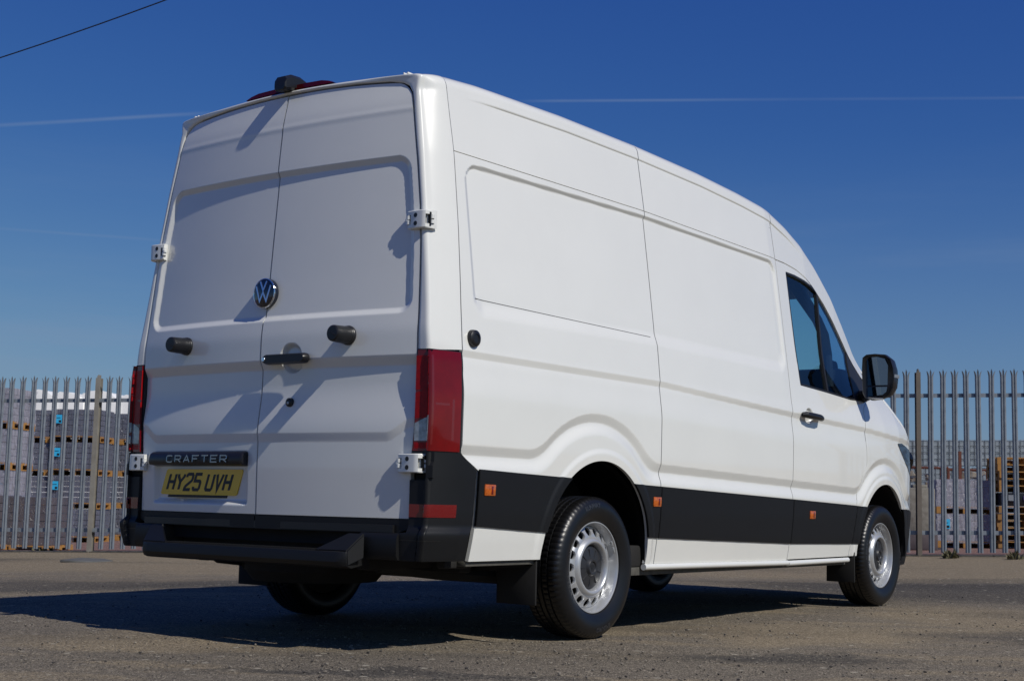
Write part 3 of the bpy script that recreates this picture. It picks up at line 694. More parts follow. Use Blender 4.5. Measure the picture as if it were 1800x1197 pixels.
# bar built as an extruded profile in x-z along y with rounded ends
prof = [(.010, .858), (-.010, .856), (-.024, .846), (-.031, .828), (-.033, .806), (-.028, .794), (.015, .788)]
ends = [(.062, .80), (.068, .93), (.080, 1), (.750, 1), (.762, .93), (.768, .80)]
rg = []
for y, k in ends: rg.append([bm.verts.new((float(Rx(y, .82))+(p[0] if p[0] > 0 else p[0]*k), y, .822+(p[1]-.822)*k)) for p in prof])
for a, b in zip(rg, rg[1:]):
    for k in range(len(prof)-1): bm.faces.new((a[k], a[k+1], b[k+1], b[k]))
bm.faces.new(rg[0]); bm.faces.new(rg[-1][::-1])
bar = bm_obj('handle_trim', bm, M['black'], DOOR_L, smooth=True, angle=45)
h = 1.0
LET = {'C': [[(1, .88), (.82, 1), (.2, 1), (0, .8), (0, .2), (.2, 0), (.82, 0), (1, .12)]], 'R': [[(0, 0), (0, 1), (.8, 1), (1, .85), (1, .58), (.8, .42), (.06, .42)], [(.5, .40), (1, 0)]],
       'A': [[(0, 0), (.5, 1), (1, 0)], [(.2, .30), (.8, .30)]], 'F': [[(0, 0), (0, 1), (1, 1)], [(.06, .5), (.85, .5)]], 'T': [[(0, 1), (1, 1)], [(.5, .95), (.5, 0)]], 'E': [[(1, 1), (0, 1), (0, 0), (1, 0)], [(.06, .5), (.9, .5)]]}
x0 = .606
for ch in 'CRAFTER':
    bm = bmesh.new()
    # letters run towards -y seen from behind the van
    strokes(bm, [[(p[0]*.044, p[1]*.030) for p in pl] for pl in LET[ch]], lambda x, y, hh, x0=x0: Vector((float(Rx(x0-x, .82))-.0315-hh*1.0+(.0012 if y > .02 else 0), x0-x, .806+y)), .0060, 0, .0035)
    bm_obj('letter', bm, M['letter'], bar); x0 -= .0670
xp = float(Rx(.38, .71))+.022
def plate_pt(x, z, hh): return Vector((xp-hh, .389-x-(z-.713)*.33, z))
bm = bmesh.new(); W_, H_ = .264, .0605; c_ = .008
out = [(-W_+c_, -H_), (W_-c_, -H_), (W_, -H_+c_), (W_, H_-c_), (W_-c_, H_), (-W_+c_, H_), (-W_, H_-c_), (-W_, -H_+c_)]
A = [bm.verts.new(plate_pt(x, .713+z, .010)) for x, z in out]; B = [bm.verts.new(plate_pt(x, .713+z, .004)) for x, z in out]
bm.faces.new(A); bm.faces.new(B[::-1])
for k in range(8): bm.faces.new((A[k], B[k], B[(k+1) % 8], A[(k+1) % 8]))
plate = bm_obj('number_plate', bm, M['yellow'], DOOR_L)
NP = {'H': [[(0, 0), (0, 1)], [(1, 0), (1, 1)], [(0, .5), (1, .5)]], 'Y': [[(0, 1), (0, .86), (.5, .50), (1, .86), (1, 1)], [(.5, .52), (.5, 0)]],
      '2': [[(0, .80), (0, .93), (.14, 1), (.86, 1), (1, .90), (1, .66), (.9, .56), (.1, .22), (0, .10), (0, 0), (1, 0)]], '5': [[(1, 1), (.02, 1), (0, .56), (.82, .56), (1, .46), (1, .10), (.86, 0), (.14, 0), (0, .09), (0, .20)]],
      'U': [[(0, 1), (0, .10), (.16, 0), (.84, 0), (1, .10), (1, 1)]], 'V': [[(0, 1), (.5, .02), (1, 1)]]}
x0 = -.226
for ch in 'HY25 UVH':
    if ch == ' ': x0 += .026; continue
    bm = bmesh.new(); strokes(bm, [[(p[0]*.041, p[1]*.073) for p in pl] for pl in NP[ch]], lambda x, y, hh, x0=x0: plate_pt(x0+x, .713-.0365+y, .010+hh), .0150, 0, .0008)
    bm_obj('character', bm, M['ink'], plate); x0 += .0605
bm = bmesh.new(); add_prism(bm, [plate_pt(-.215, .640, .0), plate_pt(.195, .640, .0), plate_pt(.205, .7, .0), plate_pt(-.205, .7, 0)], (-1, 0, 0), .004); bm_obj('plate_holder', bm, M['black'], DOOR_L)

# ------------------------------------------------------------------ tail lamps, rear bumper
def uside(x, z):
    """u on the wrap surface where the side reaches x"""
    return None
U_ = np.linspace(0, .70, 90)
def xu(u, z): return wrap_pts(u, z)[0]
def yu(u, z): return wrap_pts(u, z)[1]
for mir in (False, True):
    def lampk(u, z):
        e = np.minimum(yu(u, z)-gap(z)-.008, .219-xu(u, z)); e = np.minimum(e, np.minimum(1.286-.10*np.maximum(.895-yu(u, z), 0)*1.5-z, z-.858-.0*u))
        return e
    lam = panel('tail_lamp', np.linspace(.04, .50, 80), np.arange(.84, 1.31, .0085), lambda u, z: wrap_s(u, z, .010), lampk, M['red'], van, mir, flange=.03, rollr=.006, corner=True)
    panel('lamp_seal', np.linspace(.03, .52, 80), np.arange(.82, 1.33, .0085), wrap_s, lambda u, z: np.minimum(np.minimum(yu(u, z)-gap(z)+.0, .2205-xu(u, z)), np.minimum(1.291-z, z-.80)), M['ink'], lam, mir, flange=.03, off=-.001, corner=True)
    # lens cells: brighter red block, clear reversing lens, lower red strip, on the face that looks backwards
    def cell(name, zlo, zhi, mt, o, ya=.886, yb=None, slope=0):
        def k(u, z):
            y_ = yu(u, z); a = (y_-ya)-(.006); b = (.925 if yb is None else yb)-.002-np.where(xu(u, z) > Rx(.87, z)+.018, 9, 0)-y_
            return np.minimum(np.minimum(a, sitp(z, YP, .02)+.0-sitp(z, INS, .05)-.008-y_), np.minimum(zhi+slope*(y_-.9)-z, z-zlo))
        return panel(name, np.linspace(.05, .20, 40), np.arange(.84, 1.31, .006), lambda u, z: wrap_s(u, z, .010), k, mt, lam, mir, flange=.006, off=o, rollr=.002, corner=True)
    cell('lens_cell', 1.115, 1.262, M['red3'], .0012); cell('lens_cell', .995, 1.106, M['red3'], .0012, slope=.3)
    cell('reverse_lens', .900, .978, M['clear'], .0016, slope=.45); cell('lens_divider', .937, .942, M['chrome'], .0022)
    cell('lens_cell', .868, .893, M['red3'], .0012)
    panel('lens_rib', np.linspace(.1, .30, 90), np.arange(.84, 1.31, .0085), lambda u, z: wrap_s(u, z, .010), lambda u, z: np.minimum(np.minimum(xu(u, z)-Rx(.87, z)-.016, Rx(.87, z)+.026-xu(u, z)), np.minimum(1.262-z, z-.885)), M['red2'], lam, mir, flange=.004, off=.0010, rollr=.002, corner=True)
    panel('lens_rib', np.linspace(.1, .50, 90), np.arange(.84, 1.31, .0085), lambda u, z: wrap_s(u, z, .010), lambda u, z: np.minimum(np.minimum(xu(u, z)-.075, .150-xu(u, z)), np.minimum(1.062-z, z-1.052)), M['red2'], lam, mir, flange=.004, off=.0008, rollr=.002, corner=True)
    panel('lens_light_bar', np.linspace(.1, .50, 90), np.arange(.84, 1.31, .0085), lambda u, z: wrap_s(u, z, .010), lambda u, z: np.minimum(np.minimum(xu(u, z)-.165, .178-xu(u, z)), np.minimum(1.08-z, z-.905)), M['red2'], lam, mir, flange=.004, off=.001, rollr=.002, corner=True)
    # bumper corner
    def offz(u, z): return sitp(z, ZOFF, .012)
    def wrapb(u, z):
        a = wrap_s(u, z, 0.0); b_ = offz(u, z); x, y = wrap_pts(u, z, 0.0); x2, y2 = wrap_pts(u, z, .01)
        k = b_/.01; return np.stack([x+(x2-x)*k, -(y+(y2-y)*k), z+0*u], -1)
    def bk(u, z):
        x_ = xu(u, z); y_ = yu(u, z)
        zt = np.where(x_ < .222, .855, .855-(x_-.222)/.118*.074)
        e = np.minimum(zt-z, (.338-.012*(np.maximum(.54-z, 0))*8)-x_); e = np.minimum(e, z-.395)
        e = np.minimum(e, np.where(z > .515, y_-.872, y_-.80+.02)); 
        # notch round the lower hinge
        return np.minimum(e, -rbox(y_+0*z, z, .70, .957, .735, .99, .012)+np.where(x_ > .10, 9, 0)-.0)
    bc = panel('bumper_corner', np.linspace(0, .60, 130), np.arange(.38, .87, .0085), wrapb, bk, M['clad'], van, mir, flange=.03, rollr=.006, corner=True)
    panel('bumper_reflector', np.linspace(0, .60, 130), np.arange(.57, .65, .006), wrapb, lambda u, z: np.minimum(np.minimum(yu(u, z)-.875, .216-xu(u, z)), np.minimum(.634-z, z-.580)), M['red2'], bc, mir, flange=.006, off=.0035, rollr=.003, corner=True)
    panel('bumper_groove', np.linspace(0, .60, 130), np.arange(.44, .50, .004), wrapb, lambda u, z: np.minimum(np.minimum(yu(u, z)-.84, .16-xu(u, z)), np.minimum(.4845-z, z-.4805)), M['ink'], bc, mir, flange=.002, off=.0012, rollr=.001, corner=True)
    sg = 1 if mir else -1
    box_obj('hinge_pocket', (.092, sg*.925, .80), (.05, .09, .15), M['shell'], van)
# central bumper bar with the footstep
def sweep_y(name, prof, y0, y1, material, n=2, xo=None, parent=van, bevel_end=0):
    bm = bmesh.new(); rg = []
    yy = np.linspace(y0, y1, n)
    for y in yy: rg.append([bm.verts.new((p[0]+(xo(y) if xo else 0), y, p[1])) for p in prof])
    for a, b in zip(rg, rg[1:]):
        for k in range(len(prof)): bm.faces.new((a[k], a[(k+1) % len(prof)], b[(k+1) % len(prof)], b[k]))
    bm.faces.new(rg[0]); bm.faces.new(rg[-1][::-1])
    return bm_obj(name, bm, material, parent, smooth=True, angle=30)
bump = sweep_y('rear_bumper', [(.10, .512), (-.020, .510), (-.030, .500), (-.034, .486), (-.034, .420), (-.024, .400), (.10, .392)], -.84, .84, M['clad'], 85, lambda y: .08*(y*y)*.6+.16*(1-sm(abs(y), .60, .64)))
sweep_y('bumper_recess', [(.0, .545), (-.012, .543), (-.012, .512), (.0, .512)], -.80, .80, M['black'], 9, lambda y: .05*y*y, bump)
# step
bm = bmesh.new()
def stepsec(y, zt, xf, zb, yb=None):
    # section in x-z: back top, front top lip, front, bottom
    P = [(.0, zt+.0), (xf+.014, .430), (xf+.004, .427), (xf, .418), (xf-.002, .385), (xf+.008, .366), (xf+.03, .358), (.0, zb)]
    return [bm.verts.new((p[0], y, p[1])) for p in P]
ys2 = [(-.655, -.100), (-.640, -.112), (-.600, -.120), (0, -.132), (.600, -.120), (.640, -.112), (.655, -.100)]
rg = [stepsec(y, .432, xf, .37) for y, xf in ys2]
for a, b in zip(rg, rg[1:]):
    for k in range(7): bm.faces.new((a[k], a[k+1], b[k+1], b[k]))
bm.faces.new(rg[0]); bm.faces.new(rg[-1][::-1])
step = bm_obj('rear_step', bm, M['clad'], van, smooth=True, angle=28)
for sg in (-1, 1):    # cheeks at both ends of the step
    bm = bmesh.new()
    a = [(-.104, .655, .431), (-.030, .690, .508), (-.030, .690, .40), (-.098, .657, .366)]
    b = [(-.118, .470, .431), (-.030, .600, .508), (-.030, .600, .40), (-.1, .470, .40)]
    A = [bm.verts.new((x, sg*y, z)) for x, y, z in a]; B = [bm.verts.new((x, sg*y, z)) for x, y, z in b]
    bm.faces.new(A); bm.faces.new(B[::-1])
    for k in range(4): bm.faces.new((A[k], B[k], B[(k+1) % 4], A[(k+1) % 4]))
    bmesh.ops.bevel(bm, geom=list(bm.edges), offset=.005, segments=2, affect='EDGES')
    bm_obj('step_cheek', bm, M['clad'], step, smooth=True, angle=40)
bm = bmesh.new()
for k in range(68):
    y = -.50+k*.0149; add_box(bm, (-.075, y, .4335), (.075, .006, .004), .0)
tr_ = bm_obj('step_tread', bm, M['black'], step); 

# underbody
box_obj('floor_pan', (2.35, 0, .47), (4.5, 1.50, .10), M['under'], van)
box_obj('floor_pan', (.33, 0, .50), (.55, 1.66, .10), M['under'], van)
box_obj('floor_pan', (5.3, 0, .45), (1.2, 1.1, .30), M['under'], van, .03)
for sg in (-1, 1):
    box_obj('chassis_rail', (2.3, sg*.52, .39), (4.3, .08, .10), M['under'], van, .01)
    box_obj('side_member', (3.05, sg*.86, .385), (2.7, .16, .12), M['under'], van, .01)
    box_obj('mud_flap', (.845, -.855 if sg < 0 else .885, .295), (.012, .225, .225), M['under'], van, .004)
    box_obj('mud_flap', (4.50, sg*.875, .275), (.012, .20, .20), M['under'], van, .004)
    bm = bmesh.new(); tube(bm, [(.25, sg*.52, .36), (.7, sg*.53, .315), (1.345, sg*.54, .27), (1.9, sg*.53, .33), (2.15, sg*.52, .40)], .035, 8); bm_obj('leaf_spring', bm, M['under'], van, smooth=True)
    box_obj('bumper_bracket', (.35, sg*.88, .385), (.20, .05, .05), M['under'], van, .01)
box_obj('rear_axle', (1.345, 0, .30), (.11, 1.40, .11), M['under'], van, .02)
box_obj('cross_member', (.62, 0, .355), (.08, 1.46, .06), M['under'], van, .01)
V, F = lathe([(0, -.10), (.30, -.10), (.34, -.05), (.34, .05), (.28, .09), (0, .09)], 32, 'Z'); bm_obj('spare_wheel', bm_from([(a+.52, b+.12, c+.355) for a, b, c in V], F), M['under'], van, smooth=True)
bm = bmesh.new(); tube(bm, [(.35, .42, .33), (1.0, .40, .31), (2.0, .30, .33), (4.2, .2, .33)], .04, 10); bm_obj('exhaust_pipe', bm, M['under'], van, smooth=True)
box_obj('fuel_tank', (3.1, .35, .35), (.9, .5, .16), M['under'], van, .04)
box_obj('engine_tray', (4.75, 0, .30), (.9, 1.0, .08), M['under'], van, .02)

# wheel wells: liners
for (cx, cz, r) in (ARC_R, ARC_F):
    for sg in (-1, 1):
        bm = bmesh.new(); n = 26; rows = []
        for k in range(n+1):
            t = -.06*math.pi+(1.12*math.pi)*k/n; c, s_ = math.cos(t), math.sin(t)
            row = []
            for yy, rr_ in ((.968, r+.0), (.93, r+.004), (.90, r+.022), (.62, r+.03), (.60, .16)):
                z = cz+rr_*s_
                if rr_ > .2: z = max(z, .33) if s_ < 0 else z
                row.append(bm.verts.new((cx+rr_*c*(1 if True else 1), sg*yy, z)))
            rows.append(row)
        for a, b in zip(rows, rows[1:]):
            for k in range(4): bm.faces.new((a[k], a[k+1], b[k+1], b[k]))
        bm_obj('wheel_arch_liner', bm, M['clad'] if cx < 3 else M['shell'], van, smooth=True, angle=30)

# inner shell added to block light at the panel gaps; also lines the cab
box_obj('bulkhead', (3.46, 0, 1.45), (.03, 1.70, 1.9), M['shell'], van)
panel('load_light_shield', xs(.32, 3.47, .06), np.arange(.40, 2.62, .05), lambda u, v: side(u, v, False), lambda u, v: np.minimum(np.minimum(T(u)-.10-v, v-.42), arch_e(u, v)-.03), M['shell'], van, both=True, flange=0, off=-.055)
panel('roof_lining_shield', xs(.20, 4.12, .06), np.linspace(.0, L1+LR, 14), top, lambda u, q: np.minimum(4.10-u, q+1), M['shell'], van, both=True, flange=0, off=-.05)
panel('cab_lining', xs(3.46, 5.0, .03), np.arange(.42, 2.5, .03), lambda u, v: side(u, v, False), lambda u, v: np.minimum(np.minimum(np.minimum(-poly_sdf(u, v, WIN)-.004, T(u)-.06-v), 4.98-u), np.minimum(v-.45, arch_e(u, v)-.03)), M['interior'], van, both=True, flange=0, off=-.045)
box_obj('rear_light_shield', (.17, 0, 1.5), (.02, 1.60, 1.9), M['shell'], van)
box_obj('cab_floor', (4.2, 0, .62), (1.5, 1.75, .05), M['shell'], van)
# dashboard, wheel, seats
bm = bmesh.new(); add_box(bm, (4.88, 0, 1.16), (.42, 1.62, .34), .07); add_box(bm, (4.86, -.30, 1.48), (.34, 1.0, .30), .05); add_box(bm, (4.80, -.66, 1.56), (.10, .13, .27), .04)
bm_obj('dashboard', bm, M['interior'], van, smooth=True)
bm = bmesh.new(); ring = [Vector((4.50, -.42, 1.28))+Matrix.Rotation(-.45, 3, 'Y') @ Vector((0, .19*math.cos(t), .19*math.sin(t))) for t in np.linspace(0, 2*math.pi, 29)]
tube(bm, ring, .014, 8, cap=False); add_box(bm, (4.51, -.42, 1.28), (.03, .34, .04), .008); bm_obj('steering_wheel', bm, M['interior'], van, smooth=True)
for sg in (-1, 1):
    bm = bmesh.new(); tube(bm, [(3.9, sg*.74, 2.20), (4.18, sg*.70, 2.13), (4.37, sg*.695, 2.035), (4.52, sg*.70, 1.945), (4.62, sg*.705, 1.85), (4.66, sg*.71, 1.72), (4.68, sg*.71, 1.5)], [.05, .045, .04, .035, .035, .035, .04], 10); bm_obj('pillar_trim', bm, M['interior'], van, smooth=True)
bm = bmesh.new(); add_box(bm, (4.20, 0, 2.16), (.72, 1.42, .05), .02, Matrix.Rotation(.09, 3, 'Y')); bm_obj('sun_visor', bm, M['interior'], van, smooth=True)
for yy, w_ in ((-.45, .50), (.42, .86)):
    bm = bmesh.new(); add_box(bm, (3.92, yy, .97), (.50, w_, .16), .05); s_ = bm_obj('seat', bm, M['seat'], van, smooth=True)
    bm = bmesh.new(); add_box(bm, (3.68, yy, 1.24), (.13, w_, .56), .05, Matrix.Rotation(-.18, 3, 'Y')); bm_obj('backrest', bm, M['seat'], s_, smooth=True)
    for hy in ([yy] if w_ < .6 else [yy-.2, yy+.2]):
        bm = bmesh.new(); add_box(bm, (3.66, hy, 1.53), (.09, .24, .19), .04); bm_obj('headrest', bm, M['seat'], s_, smooth=True)

# door mirrors
for sg in (-1, 1):
    bm = bmesh.new()
    # housing outline (y outwards, z) lofted forwards
    oy = [(1.000, 1.440), (1.015, 1.405), (1.06, 1.388), (1.12, 1.395), (1.175, 1.420), (1.205, 1.47), (1.212, 1.53), (1.208, 1.60), (1.190, 1.665), (1.150, 1.697), (1.08, 1.704), (1.025, 1.700), (1.000, 1.680), (.995, 1.60)]
    cy, cz_ = 1.105, 1.55; rg = []
    for dx, k in ((0, .94), (-.006, .985), (.006, 1.0), (.04, 1.0), (.09, .93), (.13, .78), (.155, .5), (.16, .15)):
        rg.append([bm.verts.new((4.600+dx+.10*(1.1-y)*0+(y-1.1)*.12, sg*(cy+(y-cy)*k), cz_+(z-cz_)*k)) for y, z in oy])
    for a, b in zip(rg, rg[1:]):
        for k in range(len(oy)): bm.faces.new((a[k], a[(k+1) % len(oy)], b[(k+1) % len(oy)], b[k]))
    bm.faces.new(rg[-1]); bm.faces.new(rg[0][::-1])
    mr_ = bm_obj('door_mirror', bm, M['gloss'] if False else M['black'], van, smooth=True, angle=50)
    def mp2(y, z, d): return Vector((4.600-d+(y-1.1)*.12, sg*y, z))
    for nm, P in (('mirror_glass', [(1.035, 1.490), (1.168, 1.490), (1.172, 1.62), (1.15, 1.668), (1.10, 1.682), (1.045, 1.678), (1.030, 1.66)]), ('mirror_glass', [(1.035, 1.415), (1.135, 1.425), (1.160, 1.445), (1.166, 1.478), (1.035, 1.478)])):
        bm = bmesh.new(); add_prism(bm, [mp2(y, z, .0015) for y, z in P], (-1, 0, 0), .002); bm_obj(nm, bm, M['mirror'], mr_)
    bm = bmesh.new(); add_prism(bm, [mp2(y, z, -.004) for y, z in ((1.180, 1.535), (1.2145, 1.540), (1.2155, 1.562), (1.180, 1.560))], (1, .0, 0), .08); bm_obj('indicator_lens', bm, M['clear'], mr_)
    box_obj('mirror_bezel', mp2(1.085, 1.400, .004), (.010, .11, .010), M['rim'], mr_, .003, Matrix.Rotation(-sg*.08, 3, 'X'))
    bm = bmesh.new(); tube(bm, [(4.78, sg*.86, 1.425), (4.74, sg*.93, 1.425), (4.70, sg*1.0, 1.435), (4.66, sg*1.06, 1.44)], [.055, .045, .034, .03], 12); bm_obj('mirror_arm', bm, M['seal'], mr_, smooth=True)
    # cab door handle with bowl
    xh = 3.748; hz_ = 1.226; p = side(np.array([xh-.12]), np.array([hz_]))[0]; ysf = -p[1]
    bm = bmesh.new(); P = [(xh-.132, sg*(ysf+.010), hz_+.006), (xh-.115, sg*(ysf+.030), hz_+.006), (xh-.05, sg*(ysf+.040), hz_+.002), (xh+.06, sg*(ysf+.040), hz_-.002), (xh+.105, sg*(ysf+.030), hz_-.004), (xh+.122, sg*(ysf+.008), hz_-.004)]
    tube(bm, P, [.016, .020, .021, .021, .019, .014], 12); bm_obj('door_handle', bm, M['black'], van, smooth=True)
# towing/parking sensor cap on the rear quarter (black round cap)
p = side(np.array([.297]), np.array([1.357]))[0]
V, F = lathe([(0, .018), (.018, .018), (.020, .022), (.028, .021), (.036, .016), (.039, .002), (.039, -.01)], 28, 'Y')
bm_obj('round_cap', bm_from([(a+p[0], -b+p[1]-.002, c+p[2]) for a, b, c in V], F), M['black'], van, smooth=True)
# swage joint lines on the recessed panel and short drip mouldings
def line_strip(x0, x1, zf, w, material, n=40, off=.0008, name='panel_joint'):
    pts = []; ns = []
    for x in np.linspace(x0, x1, n):
        z = zf(x); p = side(np.array([x]), np.array([z]))[0]; pts.append(Vector(p)); ns.append(Vector((0, -1, .12)).normalized())
    return poly_path_obj(name, pts, ns, w, material, van, off=off, thick=.0006, closed=False)
line_strip(.335, 1.85, lambda x: 1.541-(x-.335)*.007, .0026, M['under'])
# high-level brake lamp and camera housing on the rear roof edge
bm = bmesh.new(); rg = []
for y, k in ((-.275, .05), (-.245, .6), (-.20, .95), (-.1, 1), (.1, 1), (.22, .95), (.27, .6), (.31, .05)):
    zz = 2.573-.04*abs(y)**2; xx = float(Rx(y, 2.55))+.012
    rg.append([bm.verts.new((xx+a, y, zz+b*k)) for a, b in ((.0, -.002), (.004, .022), (.03, .028), (.14, .012), (.17, -.004))])
for a, b in zip(rg, rg[1:]):
    for k in range(4): bm.faces.new((a[k], a[k+1], b[k+1], b[k]))
bl = bm_obj('high_brake_lamp', bm, mat('dark_red_lens', (.06, .001, .002), .12, spec=.4), van, smooth=True)
bm = bmesh.new(); xx = float(Rx(0, 2.55)); y0 = .0
secs = [(-.055, .5, 2.606, 2.560, .034), (-.048, 1, 2.624, 2.556, .040), (-.01, 1, 2.640, 2.562, .044), (.05, 1, 2.642, 2.574, .044), (.11, 1, 2.626, 2.586, .038), (.20, .6, 2.604, 2.59, .02)]
rg = []
for dx, k, zt, zb, hw in secs:
    rg.append([bm.verts.new((xx+dx, y0+yy, zz)) for yy, zz in ((-hw*.7, zb), (-hw, zb+.012), (-hw, zt-.016), (-hw*.6, zt), (hw*.6, zt), (hw, zt-.016), (hw, zb+.012), (hw*.7, zb))])
for a, b in zip(rg, rg[1:]):
    for k in range(8): bm.faces.new((a[k], a[(k+1) % 8], b[(k+1) % 8], b[k]))
bm.faces.new(rg[0]); bm.faces.new(rg[-1][::-1])
bm_obj('reversing_camera', bm, M['black'], van, smooth=True, angle=30)

# ------------------------------------------------------------------ wheels
def tyre_mesh():
    n = 300; Rt = .345
    prof = [(.2195, .080), (.228, .098), (.255, .110), (.285, .1155), (.306, .113), (.322, .106), (.333, .098)]
    tread = [(.3405, .086), (.3435, .070), (.3440, .054), (.3370, .052), (.3370, .046), (.3445, .044), (.3450, .020), (.3380, .018), (.3380, .011), (.3450, .009)]
    half = prof+tread; full = half+[(r, -a) for r, a in half[::-1]]
    V = []; F = []; m = len(full)
    for i in range(n):
        t = 2*math.pi*i/n; c, s = math.cos(t), math.sin(t)
        for j, (r, a) in enumerate(full):
            ph = i+(0 if a > 0 else 1)
            if .052 < abs(a) < .099 and r > .331 and ph % 4 == 0: r -= .0035      # shoulder sipes
            if .012 < abs(a) < .05 and r > .343 and (ph+2) % 4 == 0: r -= .004
            V.append((r*c, -a, r*s))
    for i in range(n):
        j = (i+1) % n
        for k in range(m-1): F.append((i*m+k, j*m+k, j*m+k+1, i*m+k+1))
    bm = bm_from(V, F); bmesh.ops.recalc_face_normals(bm, faces=bm.faces)
    return bm
def rim_parts():
    # outside of the wheel faces -Y; a = distance outward (positive = out)
    prof = [(.2205, .078), (.2235, .086), (.2215, .092), (.2165, .092), (.2125, .086), (.2095, .076), (.2060, .066), (.2030, .058), (.2005, .052), (.1985, .050)]
    dish = [(.1975, .048), (.1965, .050), (.1955, .054)]
    V, F = lathe([(r, -a) for r, a in prof+dish], 96)
    bm = bm_from(V, F)
    # disc with round holes: ring between r .125 and .178
    n = 17; ro, ri = .1965, .146; seg = 12
    hc = .1720; hr = .0205
    def zdisc(r): return .052+.022*float(sm(.197-r, 0, .048))
    for i in range(n):
        t0 = 2*math.pi*(i-.5)/n; t1 = 2*math.pi*(i+.5)/n; tm = (t0+t1)/2
        cen = np.array((hc*math.cos(tm), hc*math.sin(tm)))
        outer = []; hole = []; back = []
        N_ = 24
        for k in range(N_):
            a = 2*math.pi*k/N_+tm; d = np.array((math.cos(a), math.sin(a)))
            # walk the ray to the sector border
            lo, hi = hr, .09
            for _ in range(22):
                mid = (lo+hi)/2; p = cen+d*mid; r = np.hypot(*p); an = (math.atan2(p[1], p[0])-tm+math.pi) % (2*math.pi)-math.pi
                if ri < r < ro and abs(an) < math.pi/n: lo = mid
                else: hi = mid
            outer.append(cen+d*lo)
            hole.append(cen+d*hr*np.array((1, 1))); back.append(cen+d*(hr+.001))
        def vv(p, dz=0): return bm.verts.new((p[0], -(zdisc(np.hypot(*p))+dz), p[1]))
        O = [vv(p) for p in outer]; H1 = [vv(cen+(p-cen)*1.08) for p in hole]; H = [vv(p, -.003) for p in hole]; B = [vv(p, -.014) for p in back]
        for k in range(N_):
            l = (k+1) % N_
            bm.faces.new((O[k], O[l], H1[l], H1[k])); bm.faces.new((H1[k], H1[l], H[l], H[k])); bm.faces.new((H[k], H[l], B[l], B[k]))
    # raised centre bell
    V, F = lathe([(ri+.001, -zdisc(ri)), (.141, -.082), (.133, -.090), (.124, -.0925), (.1185, -.089), (.1125, -.080), (.1085, -.066), (.1075, -.054), (.09, -.054)], 96)
    k = len(bm.verts); vs = [bm.verts.new(v) for v in V]
    for f in F: bm.faces.new([vs[i] for i in f])
    bmesh.ops.remove_doubles(bm, verts=bm.verts, dist=4e-4)
    return bm
def cap_bm():
    V, F = lathe([(0, -.058), (.024, -.058), (.028, -.064), (.036, -.065), (.040, -.060), (.044, -.052), (.088, -.048), (.103, -.043), (.1072, -.034)], 72)
    bm = bm_from(V, F)
    for k in range(9):     # raised ribs
        a = 2*math.pi*k/9+.2; rot = Matrix.Rotation(-a, 3, 'Y')
        add_box(bm, rot @ Vector((.072, -.0500, 0)), (.036, .005, .0035), .0, rot)
    strokes(bm, [[(-.005, .014), (0, .002), (.005, .014)], [(-.012, .010), (-.006, -.011), (0, -.001), (.006, -.011), (.012, .010)]], lambda x, y, h: Vector((x, -.0578-h, y)), .0028, 0, .0015)
    for v in bm.verts: v.co.y -= .022
    return bm
W0 = {}
def me_from(bm, m, nm, ang):
    o = bm_obj(nm, bm, m, None, smooth=True, angle=ang); me = o.data; bpy.data.objects.remove(o); return me
W0['tyre'] = me_from(tyre_mesh(), M['rubber'], 'tyre', 32); W0['rim'] = me_from(rim_parts(), M['rim'], 'rim', 50); W0['cap'] = me_from(cap_bm(), M['capm'], 'wheel_cap', 40)
V, F = lathe([(0, .085), (.2210, .084), (.2160, .06), (.19, .03), (.17, -.0), (.14, -.006), (0, -.006)], 40); W0['hub'] = me_from(bm_from(V, F), M['under'], 'wheel', 40)
def ring_text(s, r, size, ang0, bold=.0):
    bm = text_bm(s, size, .0012, bold); xsv = [v.co.x for v in bm.verts]; w = max(xsv)-min(xsv); x0 = min(xsv)
    for v in bm.verts:
        x, y, z = v.co; th = ang0-(x-x0-w/2)/r; rr = r+y-size*.35
        # sidewall bulge: outward position at this radius
        a = float(itp(rr, [(.2195, .080), (.228, .098), (.255, .110), (.285, .1155), (.306, .113), (.322, .106)]))
        v.co = Vector((rr*math.cos(th), -(a+.0005+max(z, 0)*1.2), rr*math.sin(th)))
    return bm
W0['t1'] = me_from(ring_text('RUNWAY', .302, .030, math.pi/2, .0012), mat('tyre_letter', (.028, .029, .033), .35), 'tyre_lettering', 40)
W0['t2'] = me_from(ring_text('ENDURO', .302, .030, math.pi/2, .0012), W0['t1'].materials[0], 'tyre_lettering', 40)
V, F = lathe([(.0, 0), (.1, 0)], 4)
for ax, ang in ((1.345, 0.0), (4.985, 1.9)):
    for sg in (-1, 1):
        o = bpy.data.objects.new('wheel', W0['hub']); link(o, van); o.location = (ax, -.868 if sg < 0 else .92, .345)
        o.rotation_euler = (0, ang-.18, 0 if sg < 0 else math.pi)
        for nm, k in (('tyre', 'tyre'), ('rim', 'rim'), ('wheel_cap', 'cap'), ('tyre_lettering', 't1' if ax < 3 else 't2'), ('tyre_lettering', 't2' if ax < 3 else 't1')):
            c = bpy.data.objects.new(nm, W0[k]); link(c, o)
            if nm == 'tyre_lettering' and k == ('t2' if ax < 3 else 't1'): c.rotation_euler = (0, math.pi, 0)
        for zz in (.0, .036):      # balance weights on the rim lip
            bw = box_obj('balance_weight', (.2085*math.cos(.10+zz*4.6+.12), -.079, .2085*math.sin(.10+zz*4.6+.12)), (.008, .012, .030), M['rim'], o, .003, Matrix.Rotation(-(.22+zz*4.6), 3, 'Y'))
